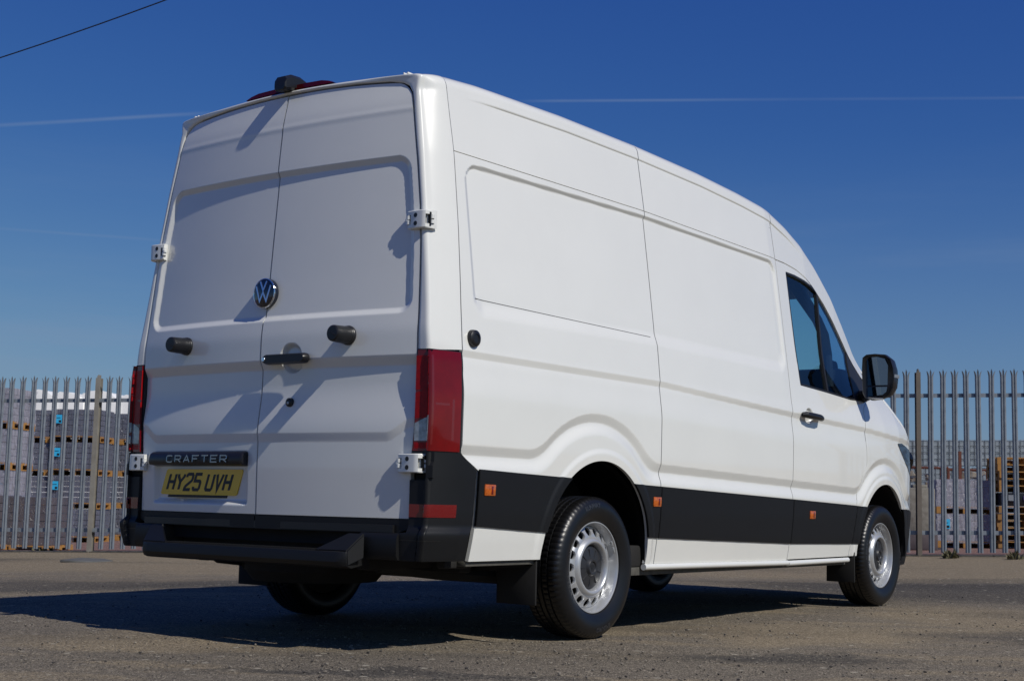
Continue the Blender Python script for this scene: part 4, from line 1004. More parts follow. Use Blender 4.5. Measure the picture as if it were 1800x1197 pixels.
# ------------------------------------------------------------------ ground
CX, CY = CAM['pos'][0], CAM['pos'][1]
def LDof(x, y): return (x-CX)*CAMR[0]+(y-CY)*CAMR[1], (x-CX)*CAMF[0]+(y-CY)*CAMF[1]
def XY(L, D): return CX+CAMR[0]*L+CAMF[0]*D, CY+CAMR[1]*L+CAMF[1]*D
def fenceD(L): return 19.35-.098*L
def gz(x, y):
    x = np.asarray(x, float); y = np.asarray(y, float); L, D = LDof(x, y)
    dx = np.maximum(np.maximum(-.2-x, x-6.2), 0); dy = np.maximum(np.abs(y)-1.1, 0); b = sm(np.hypot(dx, dy), 0, 5.0)
    z = b*(.0213*np.clip(L, -25, 25)-.037)-.26*sm(D-fenceD(L), .6, 6)
    return z
def axis(lst):
    out = [np.linspace(a, b, n, endpoint=False) for a, b, n in lst]; return np.concatenate(out)
Da = np.concatenate([-np.geomspace(4000, 3, 16), axis([(-2, 1.5, 8), (1.5, 12, 330), (12, 21, 110), (21, 45, 50)]), np.geomspace(45, 5000, 18)])
La = np.concatenate([-np.geomspace(5000, 14, 14), axis([(-13, -5, 60), (-5, 5, 230), (5, 13, 60)]), np.geomspace(13, 5000, 14)])
DD, LL = np.meshgrid(Da, La, indexing='ij'); gx, gy = XY(LL, DD)
Zg = gz(gx, gy)
near = (DD > 1) & (DD < 14) & (np.abs(LL) < 6)
def vnoise(x, y, s, seed):
    """smooth value noise"""
    r = np.random.default_rng(seed); g = r.random((64, 64)); u = x/s; v = y/s; i = np.floor(u).astype(int); j = np.floor(v).astype(int); fu = u-i; fv = v-j
    fu = fu*fu*(3-2*fu); fv = fv*fv*(3-2*fv); a = g[i % 64, j % 64]; b = g[(i+1) % 64, j % 64]; c = g[i % 64, (j+1) % 64]; d = g[(i+1) % 64, (j+1) % 64]
    return (a*(1-fu)+b*fu)*(1-fv)+(c*(1-fu)+d*fu)*fv-.5
Zg = Zg+np.where(near, .010*vnoise(gx, gy, .7, 1)+.005*vnoise(gx, gy, .16, 2)+.004*vnoise(gx, gy, .05, 3), 0)*np.where((gx > .9) & (gx < 1.8) & (abs(gy) < 1.1) | (gx > 4.5) & (gx < 5.5) & (abs(gy) < 1.1), .3, 1)-.002
nD, nL = len(Da), len(La); idx = np.arange(nD*nL).reshape(nD, nL)
Fg = np.stack([idx[:-1, :-1], idx[:-1, 1:], idx[1:, 1:], idx[1:, :-1]], -1).reshape(-1, 4).tolist()
DUST = [(2.35, -1.6, .75, .60, .95), (4.5, -1.85, .9, 1.2, .8), (-.3, .12, .85, .34, .9), (.2, -1.95, .4, .14, .7), (5.9, 4.6, 3.2, .6, .6), (.75, -2.55, .35, .14, .6)]
BARE = [(7.3, -.9, 2.4, 1.6, .9), (-.45, -1.2, .9, .16, .85), (1.25, -2.05, .6, .28, .85), (2.2, 5.6, 3.5, 1.5, .8), (3.3, -2.6, 1.0, .5, .6)]
def ground_material():
    m = bpy.data.materials.new('yard_surface'); m.use_nodes = True; t = m.node_tree; b = t.nodes['Principled BSDF']; b.inputs['Roughness'].default_value = .95; b.inputs['Specular IOR Level'].default_value = .2
    ge = N(t, 'ShaderNodeNewGeometry'); P = ge.outputs['Position']
    def noise(scale, det=5, ro=.55, vec=None, dist=0):
        n = N(t, 'ShaderNodeTexNoise'); n.inputs['Scale'].default_value = scale; n.inputs['Detail'].default_value = det; n.inputs['Roughness'].default_value = ro; n.inputs['Distortion'].default_value = dist
        t.links.new(vec or P, n.inputs['Vector']); return n.outputs[0]
    def ramp(x, a, b_, lo=0, hi=1):
        r = N(t, 'ShaderNodeMapRange'); r.inputs[1].default_value = a; r.inputs[2].default_value = b_; r.inputs[3].default_value = lo; r.inputs[4].default_value = hi; t.links.new(x, r.inputs[0]); return r.outputs[0]
    def math_(op, a, c):
        n = N(t, 'ShaderNodeMath', operation=op)
        for k, v in enumerate((a, c)):
            if isinstance(v, (int, float)): n.inputs[k].default_value = v
            else: t.links.new(v, n.inputs[k])
        return n.outputs[0]
    def mixc(f, a, c, mode='MIX'):
        n = N(t, 'ShaderNodeMix', data_type='RGBA'); n.blend_type = mode
        if isinstance(f, (int, float)): n.inputs['Factor'].default_value = f
        else: t.links.new(f, n.inputs['Factor'])
        for k, v in (('A', a), ('B', c)):
            if isinstance(v, tuple): n.inputs[k].default_value = (*v, 1)
            else: t.links.new(v, n.inputs[k])
        return n.outputs['Result']
    # coordinates turned so that x runs along the fence: wheel-swept streaks follow it
    mp = N(t, 'ShaderNodeMapping', vector_type='TEXTURE'); mp.inputs['Rotation'].default_value = (0, 0, math.atan2(CAMR[1], CAMR[0])+.098*-1); mp.inputs['Location'].default_value = (CX, CY, 0); t.links.new(P, mp.inputs[0])
    sx = N(t, 'ShaderNodeSeparateXYZ'); t.links.new(mp.outputs[0], sx.inputs[0])
    st = N(t, 'ShaderNodeMapping'); st.inputs['Scale'].default_value = (.35, 1.1, 1); t.links.new(mp.outputs[0], st.inputs[0])
    grey = mixc(ramp(noise(34, 6, .8), .38, .64), (.034, .030, .026), (.155, .134, .108))
    grey = mixc(ramp(noise(150, 3, .7), .42, .64), grey, (.26, .225, .175), 'MIX')
    dirt = mixc(ramp(noise(60, 5, .7), .35, .68), (.150, .120, .082), (.30, .25, .175))
    patch = math_('ADD', math_('MULTIPLY', noise(.9, 6, .6, st.outputs[0], .4), .62), math_('MULTIPLY', noise(3.2, 5, .65, st.outputs[0]), .38))
    pf = ramp(patch, .505, .565)
    # the dusty verge in front of the fence
    vg = math_('ADD', sx.outputs['Y'], math_('MULTIPLY', noise(.5, 4, .5), 1.2)); vf = ramp(vg, 13.9, 14.7)
    far = math_('MULTIPLY', vf, ramp(vg, 19.9, 20.1, 1, 1))
    f = math_('MAXIMUM', math_('MULTIPLY', pf, .75), math_('MULTIPLY', vf, .9))
    c = mixc(f, grey, dirt)
    # worn dusty patches and darker bare tarmac at fixed spots, with ragged outlines
    dn = N(t, 'ShaderNodeTexNoise'); dn.inputs['Scale'].default_value = 2.2; dn.inputs['Detail'].default_value = 6; t.links.new(P, dn.inputs['Vector'])
    dv = N(t, 'ShaderNodeVectorMath', operation='MULTIPLY_ADD'); dv.inputs[1].default_value = (.9, .9, 0); t.links.new(dn.outputs['Color'], dv.inputs[0]); t.links.new(P, dv.inputs[2])
    def blob(x, y, rx, ry, soft=.45):
        m_ = N(t, 'ShaderNodeMapping', vector_type='TEXTURE'); m_.inputs['Location'].default_value = (x+.45, y+.45, 0); m_.inputs['Rotation'].default_value = (0, 0, math.atan2(CAMR[1], CAMR[0])); m_.inputs['Scale'].default_value = (rx, ry, 50); t.links.new(dv.outputs[0], m_.inputs[0])
        l = N(t, 'ShaderNodeVectorMath', operation='LENGTH'); t.links.new(m_.outputs[0], l.inputs[0]); return ramp(l.outputs['Value'], 1, 1-soft)
    for bx, by, brx, bry, amt in DUST: c = mixc(math_('MULTIPLY', blob(bx, by, brx, bry), amt), c, dirt)
    for bx, by, brx, bry, amt in BARE: c = mixc(math_('MULTIPLY', blob(bx, by, brx, bry), amt), c, mixc(ramp(noise(34, 6, .8), .38, .64), (.034, .031, .028), (.115, .105, .092)))
    # dark oily areas
    c = mixc(math_('MULTIPLY', ramp(noise(.55, 4, .6, st.outputs[0]), .52, .68), .60), c, (.045, .042, .039))
    # stones in the surface: light and dark chips
    vo = N(t, 'ShaderNodeTexVoronoi'); vo.inputs['Scale'].default_value = 70; vo.inputs['Randomness'].default_value = 1; t.links.new(P, vo.inputs['Vector'])
    bw = N(t, 'ShaderNodeSeparateColor'); t.links.new(vo.outputs['Color'], bw.inputs[0])
    chip = math_('MULTIPLY', ramp(vo.outputs['Distance'], .40, .30), ramp(bw.outputs[0], .80, .86)); c = mixc(math_('MULTIPLY', chip, .8), c, (.36, .32, .25))
    chip2 = math_('MULTIPLY', ramp(vo.outputs['Distance'], .34, .26), ramp(bw.outputs[1], .84, .9)); c = mixc(math_('MULTIPLY', chip2, .8), c, (.030, .028, .027))
    vo2 = N(t, 'ShaderNodeTexVoronoi'); vo2.inputs['Scale'].default_value = 210; t.links.new(P, vo2.inputs['Vector'])
    b2 = N(t, 'ShaderNodeSeparateColor'); t.links.new(vo2.outputs['Color'], b2.inputs[0]); c = mixc(.85, c, mixc(b2.outputs[0], (.30, .30, .30), (1.75, 1.7, 1.62)), 'MULTIPLY')
    vo3 = N(t, 'ShaderNodeTexVoronoi'); vo3.inputs['Scale'].default_value = 11; t.links.new(P, vo3.inputs['Vector'])
    b3 = N(t, 'ShaderNodeSeparateColor'); t.links.new(vo3.outputs['Color'], b3.inputs[0])
    peb = math_('MULTIPLY', ramp(vo3.outputs['Distance'], .20, .14), ramp(b3.outputs[0], .72, .76)); c = mixc(math_('MULTIPLY', peb, .75), c, (.42, .38, .30))
    # reddish paving beyond the fence
    c = mixc(math_('MULTIPLY', ramp(sx.outputs['Y'], 19.6, 20.2), ramp(sx.outputs['Y'], 44, 40)), c, mixc(ramp(noise(14, 4, .6), .4, .6), (.15, .085, .075), (.24, .15, .125)))
    t.links.new(c, b.inputs['Base Color'])
    hgt = math_('ADD', math_('MULTIPLY', noise(45, 5, .7), .5), math_('MULTIPLY', vo2.outputs['Distance'], -.3)); hgt = math_('ADD', hgt, math_('MULTIPLY', vo.outputs['Distance'], -.4))
    bp = N(t, 'ShaderNodeBump'); bp.inputs['Strength'].default_value = .9; bp.inputs['Distance'].default_value = .012; t.links.new(hgt, bp.inputs['Height']); t.links.new(bp.outputs[0], b.inputs['Normal'])
    return m
ground = mesh_np('ground', np.stack([gx, gy, Zg], -1).reshape(-1, 3), Fg, ground_material()); tag(ground, kind='structure')

# loose stones
def stone_mesh(seed):
    r = random.Random(seed); bm = bmesh.new(); bmesh.ops.create_icosphere(bm, subdivisions=1, radius=1)
    for v in bm.verts: v.co *= r.uniform(.75, 1.2)
    V = np.array([v.co[:] for v in bm.verts]); F = [[v.index for v in f.verts] for f in bm.faces]; bm.free(); return V, F
base_st = [stone_mesh(i) for i in range(6)]
def scatter(name, n, dlo, dhi, smin_, smax_, material, lab):
    V = []; F = []; k = 0
    D = dlo*(dhi/dlo)**rng.random(n); L = (rng.random(n)-.5)*2*.40*D*1.0; S = smin_+(smax_-smin_)*rng.random(n)**3
    clump = vnoise(*XY(L, D), .45, 9); 
    for d, l, s, c in zip(D, L, S, clump):
        if c < -.12: continue
        v, f = base_st[int(rng.integers(6))]; a = rng.random()*6.28; R_ = np.array([[math.cos(a), -math.sin(a), 0], [math.sin(a), math.cos(a), 0], [0, 0, 1]])
        x, y = XY(l, d); w = v*np.array([1, .8, .6])*s @ R_.T; w = w+np.array([x, y, float(gz(x, y))+s*.35])
        V.append(w); F += [[i+k for i in g] for g in f]; k += len(v)
    o = mesh_np(name, np.concatenate(V), F, material, smooth=False); tag(o, lab, 'gravel', kind='stuff')
scatter('gravel', 13000, 2.3, 11, .0016, .0085, mat('gravel_pale', (.27, .235, .18), .9, col2=(.10, .09, .08), vscale=1.5), 'small pale and brown stones scattered loosely over the yard surface')
scatter('gravel', 3500, 2.3, 12, .0020, .0090, mat('gravel_dark', (.045, .040, .036), .9), 'small dark stones scattered loosely over the yard surface')

# ------------------------------------------------------------------ palisade fence
M['galv'] = mat('galvanised_steel', (.27, .30, .335), .45, metal=.35, col2=(.17, .19, .215), vscale=7)
M['post'] = mat('painted_post', (.26, .245, .21), .7, col2=(.17, .155, .13), vscale=5)
M['post2'] = mat('brown_post', (.15, .125, .10), .75, col2=(.10, .085, .07), vscale=5)
FA = math.atan2(CAMF[1]*-.098+CAMR[1], CAMF[0]*-.098+CAMR[0])      # direction along the fence, left to right
fe = Vector((math.cos(FA), math.sin(FA), 0)); fn_ = Vector((-math.sin(FA), math.cos(FA), 0))   # fn_ points away from the camera
def fpos(s): x, y = XY(-5.74, fenceD(-5.74)); return Vector((x, y, 0))+fe*s
fence = empty('palisade_fence', (*fpos(5.5)[:2], float(gz(*fpos(5.5)[:2])))); tag(fence, 'grey galvanised steel palisade fence with triple-pointed pales running behind the van', 'fence')
def pale_mesh():
    prof = [(-.036, .000), (-.031, .002), (-.022, .015), (-.012, .015), (-.004, .003), (.004, .003), (.012, .015), (.022, .015), (.031, .002), (.036, .000)]
    prof = [(a, -b) for a, b in prof]; bm = bmesh.new(); Hh = 2.27; n = len(prof)
    A = [bm.verts.new((a, b, .0)) for a, b in prof]; B = [bm.verts.new((a, b, Hh)) for a, b in prof]
    for k in range(n-1): bm.faces.new((A[k], A[k+1], B[k+1], B[k]))
    C = [bm.verts.new((a*.98, b, Hh+.085)) for a, b in prof[3:7]]
    for k in range(3): bm.faces.new((B[3+k], B[4+k], C[k+1], C[k]))
    tpt = bm.verts.new((0, -.008, Hh+.125)); 
    for k in range(3): bm.faces.new((C[k], C[k+1], tpt))
    for sg, ids in ((-1, (0, 1, 2, 3)), (1, (9, 8, 7, 6))):
        r0 = [B[i] for i in ids]; 
        for h, o, w in ((.035, .002, .95), (.07, .010, .7), (.095, .019, .25)):
            r1 = [bm.verts.new((prof[i][0]*1+sg*o+(prof[ids[1]][0]-prof[i][0])*(1-w), prof[i][1]-o*.4, Hh+h)) for i in ids]
            for k in range(3): bm.faces.new((r0[k], r0[k+1], r1[k+1], r1[k]))
            r0 = r1
    bmesh.ops.recalc_face_normals(bm, faces=bm.faces)
    fs = list(bm.faces); bd = [e for e in bm.edges if len(e.link_faces) == 1]; tw = {v: bm.verts.new(v.co+Vector((0, .0035, 0))) for v in list(bm.verts)}
    for f in fs: bm.faces.new([tw[v] for v in reversed(f.verts)])
    for e in bd: bm.faces.new((e.verts[0], e.verts[1], tw[e.verts[1]], tw[e.verts[0]]))
    return bm
pm = bm_obj('pale', pale_mesh(), M['galv'], None, smooth=True, angle=25).data
bpy.data.objects.remove([o for o in bpy.data.objects if o.name == 'pale'][0])
inv0 = Matrix.Translation(-fence.location)
def fchild(o, p, rz=0): o.parent = fence; o.location = Vector(p)-fence.location; o.rotation_euler = (0, 0, rz)
BAY = 2.79
def pole_mesh(w, d, H, pt):
    bm = bmesh.new()
    add_box(bm, (0, -d/2, H/2), (w, .008, H)); add_box(bm, (0, d/2, H/2), (w, .008, H)); add_box(bm, (0, 0, H/2), (.007, d-.008, H))
    for v in bm.verts:
        if v.co.z > H-.01: v.co.z += pt*(1-abs(v.co.x)/(w/2))+(0 if abs(v.co.x) < .01 else -.0)
    add_box(bm, (0, -d/2-.0, H+pt*.28), (w*.45, .008, pt*.5))
    return bm
for k in range(-4, 9):
    s = k*BAY; p = fpos(s); z0 = float(gz(p.x, p.y)); ml = 'post' if k < 3 else 'post2'
    me = bpy.data.meshes.get('post_'+ml)
    if me is None:
        o = bm_obj('post', pole_mesh(.062 if ml == 'post' else .058, .11, 2.42, .05), M[ml], None); me = o.data; me.name = 'post_'+ml; bpy.data.objects.remove(o)
    o = bpy.data.objects.new('post', me); COL.objects.link(o); fchild(o, (p.x, p.y, z0-.02), FA)
    if k < 8:
        for j in range(1, 18):
            q = fpos(s+BAY*j/18); zz = float(gz(q.x, q.y)); c = bpy.data.objects.new('pale', pm); COL.objects.link(c); q2 = q-fn_*.025
            fchild(c, (q2.x, q2.y, zz+.045+random.uniform(-.004, .004)), FA+random.uniform(-.03, .03))
            c.rotation_euler = (random.uniform(-.004, .004), random.uniform(-.006, .006), FA+random.uniform(-.006, .006))
        for hz_, nm in ((2.09, 'rail'), (.30, 'rail')):
            a = fpos(s); b = fpos(s+BAY); za, zb = float(gz(a.x, a.y))+hz_, float(gz(b.x, b.y))+hz_
            bm = bmesh.new(); d = (Vector((b.x, b.y, zb))-Vector((a.x, a.y, za))); Ln = d.length-.02
            add_box(bm, (0, 0, 0), (Ln, .005, .05)); add_box(bm, (0, .022, .0255), (Ln, .045, .005))
            o = bm_obj('rail', bm, M['galv']); mid = (Vector((a.x, a.y, za))+Vector((b.x, b.y, zb)))/2+fn_*.004
            fchild(o, mid, FA); o.rotation_euler = (0, -math.asin(d.z/d.length), FA)
    for hz_ in (2.09, .30):
        bm = bmesh.new(); add_box(bm, (0, 0, 0), (.16, .012, .05), .002); o = bm_obj('fishplate', bm, M['post2']); fchild(o, Vector((p.x, p.y, z0+hz_))+fn_*.02, FA)
# low concrete edging under the fence
bm = bmesh.new()
for k in range(-4, 8):
    for j in range(3):
        s = (k+j/3)*BAY; a = fpos(s+.01); b = fpos(s+BAY/3-.01)
        za, zb = float(gz(a.x, a.y)), float(gz(b.x, b.y)); V = []
        for p, z in ((a, za), (b, zb)):
            for o_, h_ in ((-.07, -.05), (-.07, .012), (.07, .016), (.07, -.05)): V.append(bm.verts.new((*(p+fn_*o_)[:2], z+h_)))
        for i in range(3): bm.faces.new((V[i], V[i+1], V[i+5], V[i+4]))
        bm.faces.new(V[:4]); bm.faces.new(V[4:][::-1])
M['conc'] = mat('concrete', (.25, .235, .20), .9, col2=(.15, .135, .11), vscale=9, bump=.3, bscale=80)
o = bm_obj('concrete_edging', bm, mat('dark_edging', (.085, .078, .066), .95, col2=(.04, .036, .03), vscale=5)); tag(o, 'low dark edging strip at the foot of the palisade fence', 'edging')

# ------------------------------------------------------------------ yard stock beyond the fence
M['wood'] = mat('pallet_wood', (.40, .20, .045), .8, col2=(.30, .15, .04), vscale=3)
M['wood2'] = mat('old_pallet_wood', (.42, .21, .05), .85, col2=(.20, .11, .04), vscale=3)
M['block'] = mat('grey_paving_blocks', (.115, .12, .155), .85, col2=(.07, .075, .10), vscale=5)
M['block2'] = mat('brown_paving_blocks', (.095, .075, .078), .85, col2=(.055, .045, .05), vscale=5)
M['block3'] = mat('pale_slabs', (.24, .235, .27), .8, col2=(.17, .165, .20), vscale=5)
M['blue'] = mat('blue_label', (.03, .42, .72), .6)
M['sheet'] = mat('white_sheeting', (.82, .82, .80), .55, bump=.4, bscale=4)
M['glasscube'] = mat('clear_bundles', (.34, .38, .41), .35, col2=(.17, .20, .22), vscale=6, bump=.5, bscale=12)
M['rust'] = mat('rusty_steel', (.16, .045, .025), .85, col2=(.08, .03, .02), vscale=8)
def film_mat(name, body, amt):
    m = bpy.data.materials.new(name); m.use_nodes = True; t = m.node_tree; t.nodes.clear()
    o = N(t, 'ShaderNodeOutputMaterial'); tr = N(t, 'ShaderNodeBsdfTransparent'); df = N(t, 'ShaderNodeBsdfDiffuse'); gl = N(t, 'ShaderNodeBsdfGlossy'); m1 = N(t, 'ShaderNodeMixShader'); m2 = N(t, 'ShaderNodeMixShader')
    df.inputs[0].default_value = (*body, 1); gl.inputs['Roughness'].default_value = .30
    c = N(t, 'ShaderNodeTexCoord'); mp = N(t, 'ShaderNodeMapping'); mp.inputs['Scale'].default_value = (6, 6, 2.2); t.links.new(c.outputs['Object'], mp.inputs[0])
    nz = N(t, 'ShaderNodeTexNoise'); nz.inputs['Scale'].default_value = 2.2; nz.inputs['Detail'].default_value = 5; nz.inputs['Distortion'].default_value = 1.5; t.links.new(mp.outputs[0], nz.inputs['Vector'])
    bp = N(t, 'ShaderNodeBump'); bp.inputs['Strength'].default_value = .8; bp.inputs['Distance'].default_value = .06; t.links.new(nz.outputs[0], bp.inputs['Height']); t.links.new(bp.outputs[0], gl.inputs['Normal'])
    r = N(t, 'ShaderNodeMapRange'); r.inputs[1].default_value = .35; r.inputs[2].default_value = .7; r.inputs[3].default_value = amt*.5; r.inputs[4].default_value = min(1, amt*1.5); t.links.new(nz.outputs[0], r.inputs[0])
    t.links.new(r.outputs[0], m1.inputs[0]); t.links.new(tr.outputs[0], m1.inputs[1]); t.links.new(df.outputs[0], m1.inputs[2])
    m2.inputs[0].default_value = .05; t.links.new(m1.outputs[0], m2.inputs[1]); t.links.new(gl.outputs[0], m2.inputs[2]); t.links.new(m2.outputs[0], o.inputs[0])
    return m
M['film'] = film_mat('stretch_film', (.30, .33, .45), .07); M['film2'] = film_mat('cloudy_film', (.50, .50, .58), .34)
def pallet_bm(w=1.2, d=1.0):
    bm = bmesh.new()
    for k in range(6): add_box(bm, (0, -d/2+.05+k*(d-.1)/5, .133), (w, .095, .020))
    add_box(bm, (0, d/2-.04, .06), (w-.02, .02, .10))  # back board added to block light from behind, keeps the gaps dark
    for x in (-w/2+.05, 0, w/2-.05):
        add_box(bm, (x, 0, .112), (.10, d, .020))
        for y in (-d/2+.06, 0, d/2-.06): add_box(bm, (x, y, .062), (.10, .12, .078))
        add_box(bm, (x, 0, .011), (.10, d, .021))
    return bm
def mesh_of(bm, m, nm, **kw):
    o = bm_obj(nm, bm, m, None, **kw); me = o.data; bpy.data.objects.remove(o); return me
PAL = {k: mesh_of(pallet_bm(), M[k], 'pallet_'+k) for k in ('wood', 'wood2')}
def layer_mesh(m, h, seed, nb=6, w=1.16, d=.96):
    r = random.Random(seed); bm = bmesh.new()
    cols = nb; bw = w/cols
    for i in range(cols):
        for j in range(4):
            if 0 < i < cols-1 and 0 < j < 3: continue
            add_box(bm, (-w/2+bw*(i+.5)+r.uniform(-.004, .004), -d/2+d/4*(j+.5)+r.uniform(-.004, .004), h/2), (bw-.012, d/4-.012, h-.012))
    return mesh_of(bm, m, 'block_layer')
def film_mesh(m, h, seed, w=1.20, d=1.0, sag=.012):
    r = random.Random(seed); bm = bmesh.new(); n = 40; rows = []
    for zi in range(9):
        z = .10+(h-.10)*zi/8; row = []
        for k in range(n):
            t = 2*math.pi*k/n; c, s = math.cos(t), math.sin(t); q = 1/max(abs(c), abs(s)); x = c*q*w/2; y = s*q*d/2
            row.append(bm.verts.new((x+r.uniform(-sag, sag), y+r.uniform(-sag, sag), z)))
        rows.append(row)
    for a, b in zip(rows, rows[1:]):
        for k in range(n): bm.faces.new((a[k], a[(k+1) % n], b[(k+1) % n], b[k]))
    cap = bm.verts.new((0, 0, h+.03)); 
    for k in range(n): bm.faces.new((rows[-1][k], rows[-1][(k+1) % n], cap))
    return mesh_of(bm, m, 'stretch_film', smooth=True, angle=60)
def at(px, D): L = (px-900)/CAM['f']*D; x, y = XY(L, D); return Vector((x, y, float(gz(x, y))))
LAYC = {}
def load(px, D, level, hl, mt, label, group, film='film', pal='wood', nl=5, lab=None, rz=0, zoff=0, name='wrapped_block_pack', w=1.2):
    """one pallet load: pallet, courses of blocks, film, label sheet"""
    h = hl-.144-.006; lh = h/nl; p = at(px, D); p.z += level*hl+zoff
    t = empty(name, p); t.rotation_euler = (0, 0, FA+rz+random.uniform(-.02, .02)); tag(t, label, 'pallet load', group)
    o = bpy.data.objects.new('pallet', PAL[pal]); link(o, t)
    for k in range(nl):
        ky = (mt, round(lh, 3), k % 3)
        if ky not in LAYC: LAYC[ky] = layer_mesh(M[mt], lh, k)
        c = bpy.data.objects.new('block_layer', LAYC[ky]); link(c, t); c.location = (0, 0, .144+lh*k); c.rotation_euler = (0, 0, random.uniform(-.006, .006))
    ky = (film, round(hl, 3))
    if ky not in LAYC: LAYC[ky] = film_mesh(M[film], hl-.008, 3)
    c = bpy.data.objects.new('stretch_film', LAYC[ky]); link(c, t)
    if lab is not None:
        s = box_obj('label_sheet', (lab, -.522, h*.62+.144), (.15, .004, .20), M['blue'], t)
        box_obj('label_print', (lab+.03, -.526, h*.62+.09), (.06, .003, .05), M['ink'], s); box_obj('label_print', (lab-.01, -.526, h*.62+.17), (.10, .003, .012), M['ink'], s)
    return t
ordn = ['bottom', 'second lowest', 'second highest', 'top']
for lv in range(4):
    load(151, 34.6, lv, .787, 'block', f'wrapped grey block pack with blue label, {ordn[lv]} in the stack left of the van', 'wrapped block packs stacked four high beyond the fence', lab=-.40)
for lv in range(4):
    load(66, 34.8, lv, .787, 'block', f'wrapped grey block pack, {ordn[lv]} in the middle stack behind the left fence', 'wrapped block packs stacked four high beyond the fence', lab=-.56)
for lv in range(4):
    load(232, 36.3, lv, .787, 'block', f'wrapped grey block pack, {ordn[lv]} in the stack half hidden by the van', 'wrapped block packs stacked four high beyond the fence')
for lv in range(4):
    load(-6, 27.5, lv, .775, 'block3', f'pale film-wrapped pack, {ordn[lv]} in the stack at the left edge of the photo', 'pale wrapped packs at the left edge', film='film2')
load(-32, 23.2, 0, .92, 'block2', 'dark brown film-wrapped brick pack standing lowest at the far left behind the fence', 'brown wrapped packs at the fence foot', film='film', nl=6)
load(62, 23.6, 0, .92, 'block2', 'dark brown film-wrapped brick pack in front of the tall grey stacks', 'brown wrapped packs at the fence foot', film='film', nl=6)
# white sheeted mounds behind the stacks
def sheeted(px, D, w, h, label, name='sheeted_stack'):
    p = at(px, D); bm = bmesh.new(); rows = []
    for yy in (-.9, -.86, -.5, 0, .5, .86, .9):
        row = []
        for k in range(17):
            t = -1+k/8; z = h-.30*abs(t)**2.2-(.25 if abs(yy) > .88 else 0)
            row.append(bm.verts.new((t*w/2, yy, z+random.uniform(-.02, .02))))
        row = [bm.verts.new((-w/2-.02, yy, 0))]+row+[bm.verts.new((w/2+.02, yy, 0))]; rows.append(row)
    for a, b in zip(rows, rows[1:]):
        for k in range(18): bm.faces.new((a[k], a[k+1], b[k+1], b[k]))
    bm.faces.new(rows[0]); bm.faces.new(rows[-1][::-1])
    o = bm_obj(name, bm, M['sheet'], None, smooth=True, angle=50); o.location = p; o.rotation_euler = (0, 0, FA); tag(o, label, 'covered stack', 'white sheeted stacks behind the block packs')
for px, w, hh, lb in ((44, 1.3, 4.32, 'leftmost white sheeted stack, narrow, behind the left fence'), (88, 1.35, 4.46, 'white sheeted stack with the highest crown, second from the left'), (134, 1.45, 4.40, 'white sheeted stack behind the labelled block packs, second from the right'), (190, 1.6, 4.44, 'white sheeted stack right beside the van rear, behind the fence'), (246, 1.5, 4.3, 'white sheeted stack mostly hidden behind the van')):
    sheeted(px, 46, w*.82 if px == 44 else w*.88, hh, lb)
# right-hand side
for lv in range(2):
    load(1690, 31.0, lv, .72, 'block3', f'pale lilac film-wrapped slab pack, {["lower", "upper"][lv]} of the two right of the van nose', 'pale slab packs right of the van', film='film2', nl=4, lab=(-.40 if lv == 0 else None))
for k in range(13):
    if k in (6, 7): continue
    p = at(1797, 30.6); p.z += k*.146; o = bpy.data.objects.new('wooden_pallet', PAL['wood' if k > 7 else 'wood2']); link(o); o.location = p+Vector((random.uniform(-.02, .02), random.uniform(-.02, .02), 0)); o.rotation_euler = (0, 0, FA+random.uniform(-.04, .04))
    nm = ['first from the ground', 'second from the ground', 'third from the ground', 'fourth from the ground', 'fifth from the ground', 'just below the black crate', '', '', 'lowest above the black crate', 'second above the black crate', 'third above the black crate', 'second from the top', 'topmost'][k]
    tag(o, f'orange-brown wooden pallet, {nm} in the pile at the right edge', 'pallet', 'wooden pallets piled at the right edge')
p = at(1797, 30.6); t = empty('plastic_crate', p+Vector((0, 0, 6*.146+.002))); t.rotation_euler = (0, 0, FA); tag(t, 'black plastic crate with a purple sleeve, sandwiched halfway up the pallet pile', 'crate')
bm = bmesh.new(); add_box(bm, (0, 0, .14), (1.1, .95, .27), .02); bm_obj('crate_body', bm, M['black'], t, smooth=True); box_obj('sleeve', (.10, -.49, .17), (.35, .02, .09), mat('purple_sleeve', (.16, .09, .38), .6), t); box_obj('sleeve', (-.30, -.49, .17), (.18, .02, .12), mat('grey_sleeve', (.2, .22, .24), .6), t)
def cube_bundle(px, D, h0, h1, w, label):
    p = at(px, D); t = empty('clear_bundle', p+Vector((0, 0, h0))); t.rotation_euler = (0, 0, FA); tag(t, label, 'bundle', 'clear wrapped bundles along the back')
    bm = bmesh.new(); H = h1-h0; nx, nz = 5, 4
    for i in range(nx):
        for j in range(nz): add_box(bm, (-w/2+w/nx*(i+.5), 0, H/nz*(j+.5)), (w/nx-.02, .9, H/nz-.02), .012, seg=1)
    o = bm_obj('bundle_body', bm, M['glasscube'], t, smooth=True, angle=30)
    bm = bmesh.new()
    for i in range(nx+1): tube(bm, [(-w/2+w/nx*i, -.47, 0), (-w/2+w/nx*i, -.47, H)], .006, 4)
    for j in range(nz+1): tube(bm, [(-w/2, -.475, H/nz*j), (w/2, -.475, H/nz*j)], .006, 4)
    bm_obj('wire_grid', bm, M['galv'], t)
names = ['first from the van nose', 'second from the van nose', 'third from the van nose', 'fourth from the van nose', 'fifth from the van nose', 'sixth from the van nose']
for i, px in enumerate((1590, 1634, 1680, 1724, 1768, 1812)):
    cube_bundle(px, 47, 2.14, 2.98, .80, f'grey clear-wrapped bundle in the upper back row, {names[i]}')
    cube_bundle(px+4, 47, 1.22, 2.09, .80, f'grey clear-wrapped bundle in the lower back row, {names[i]}')
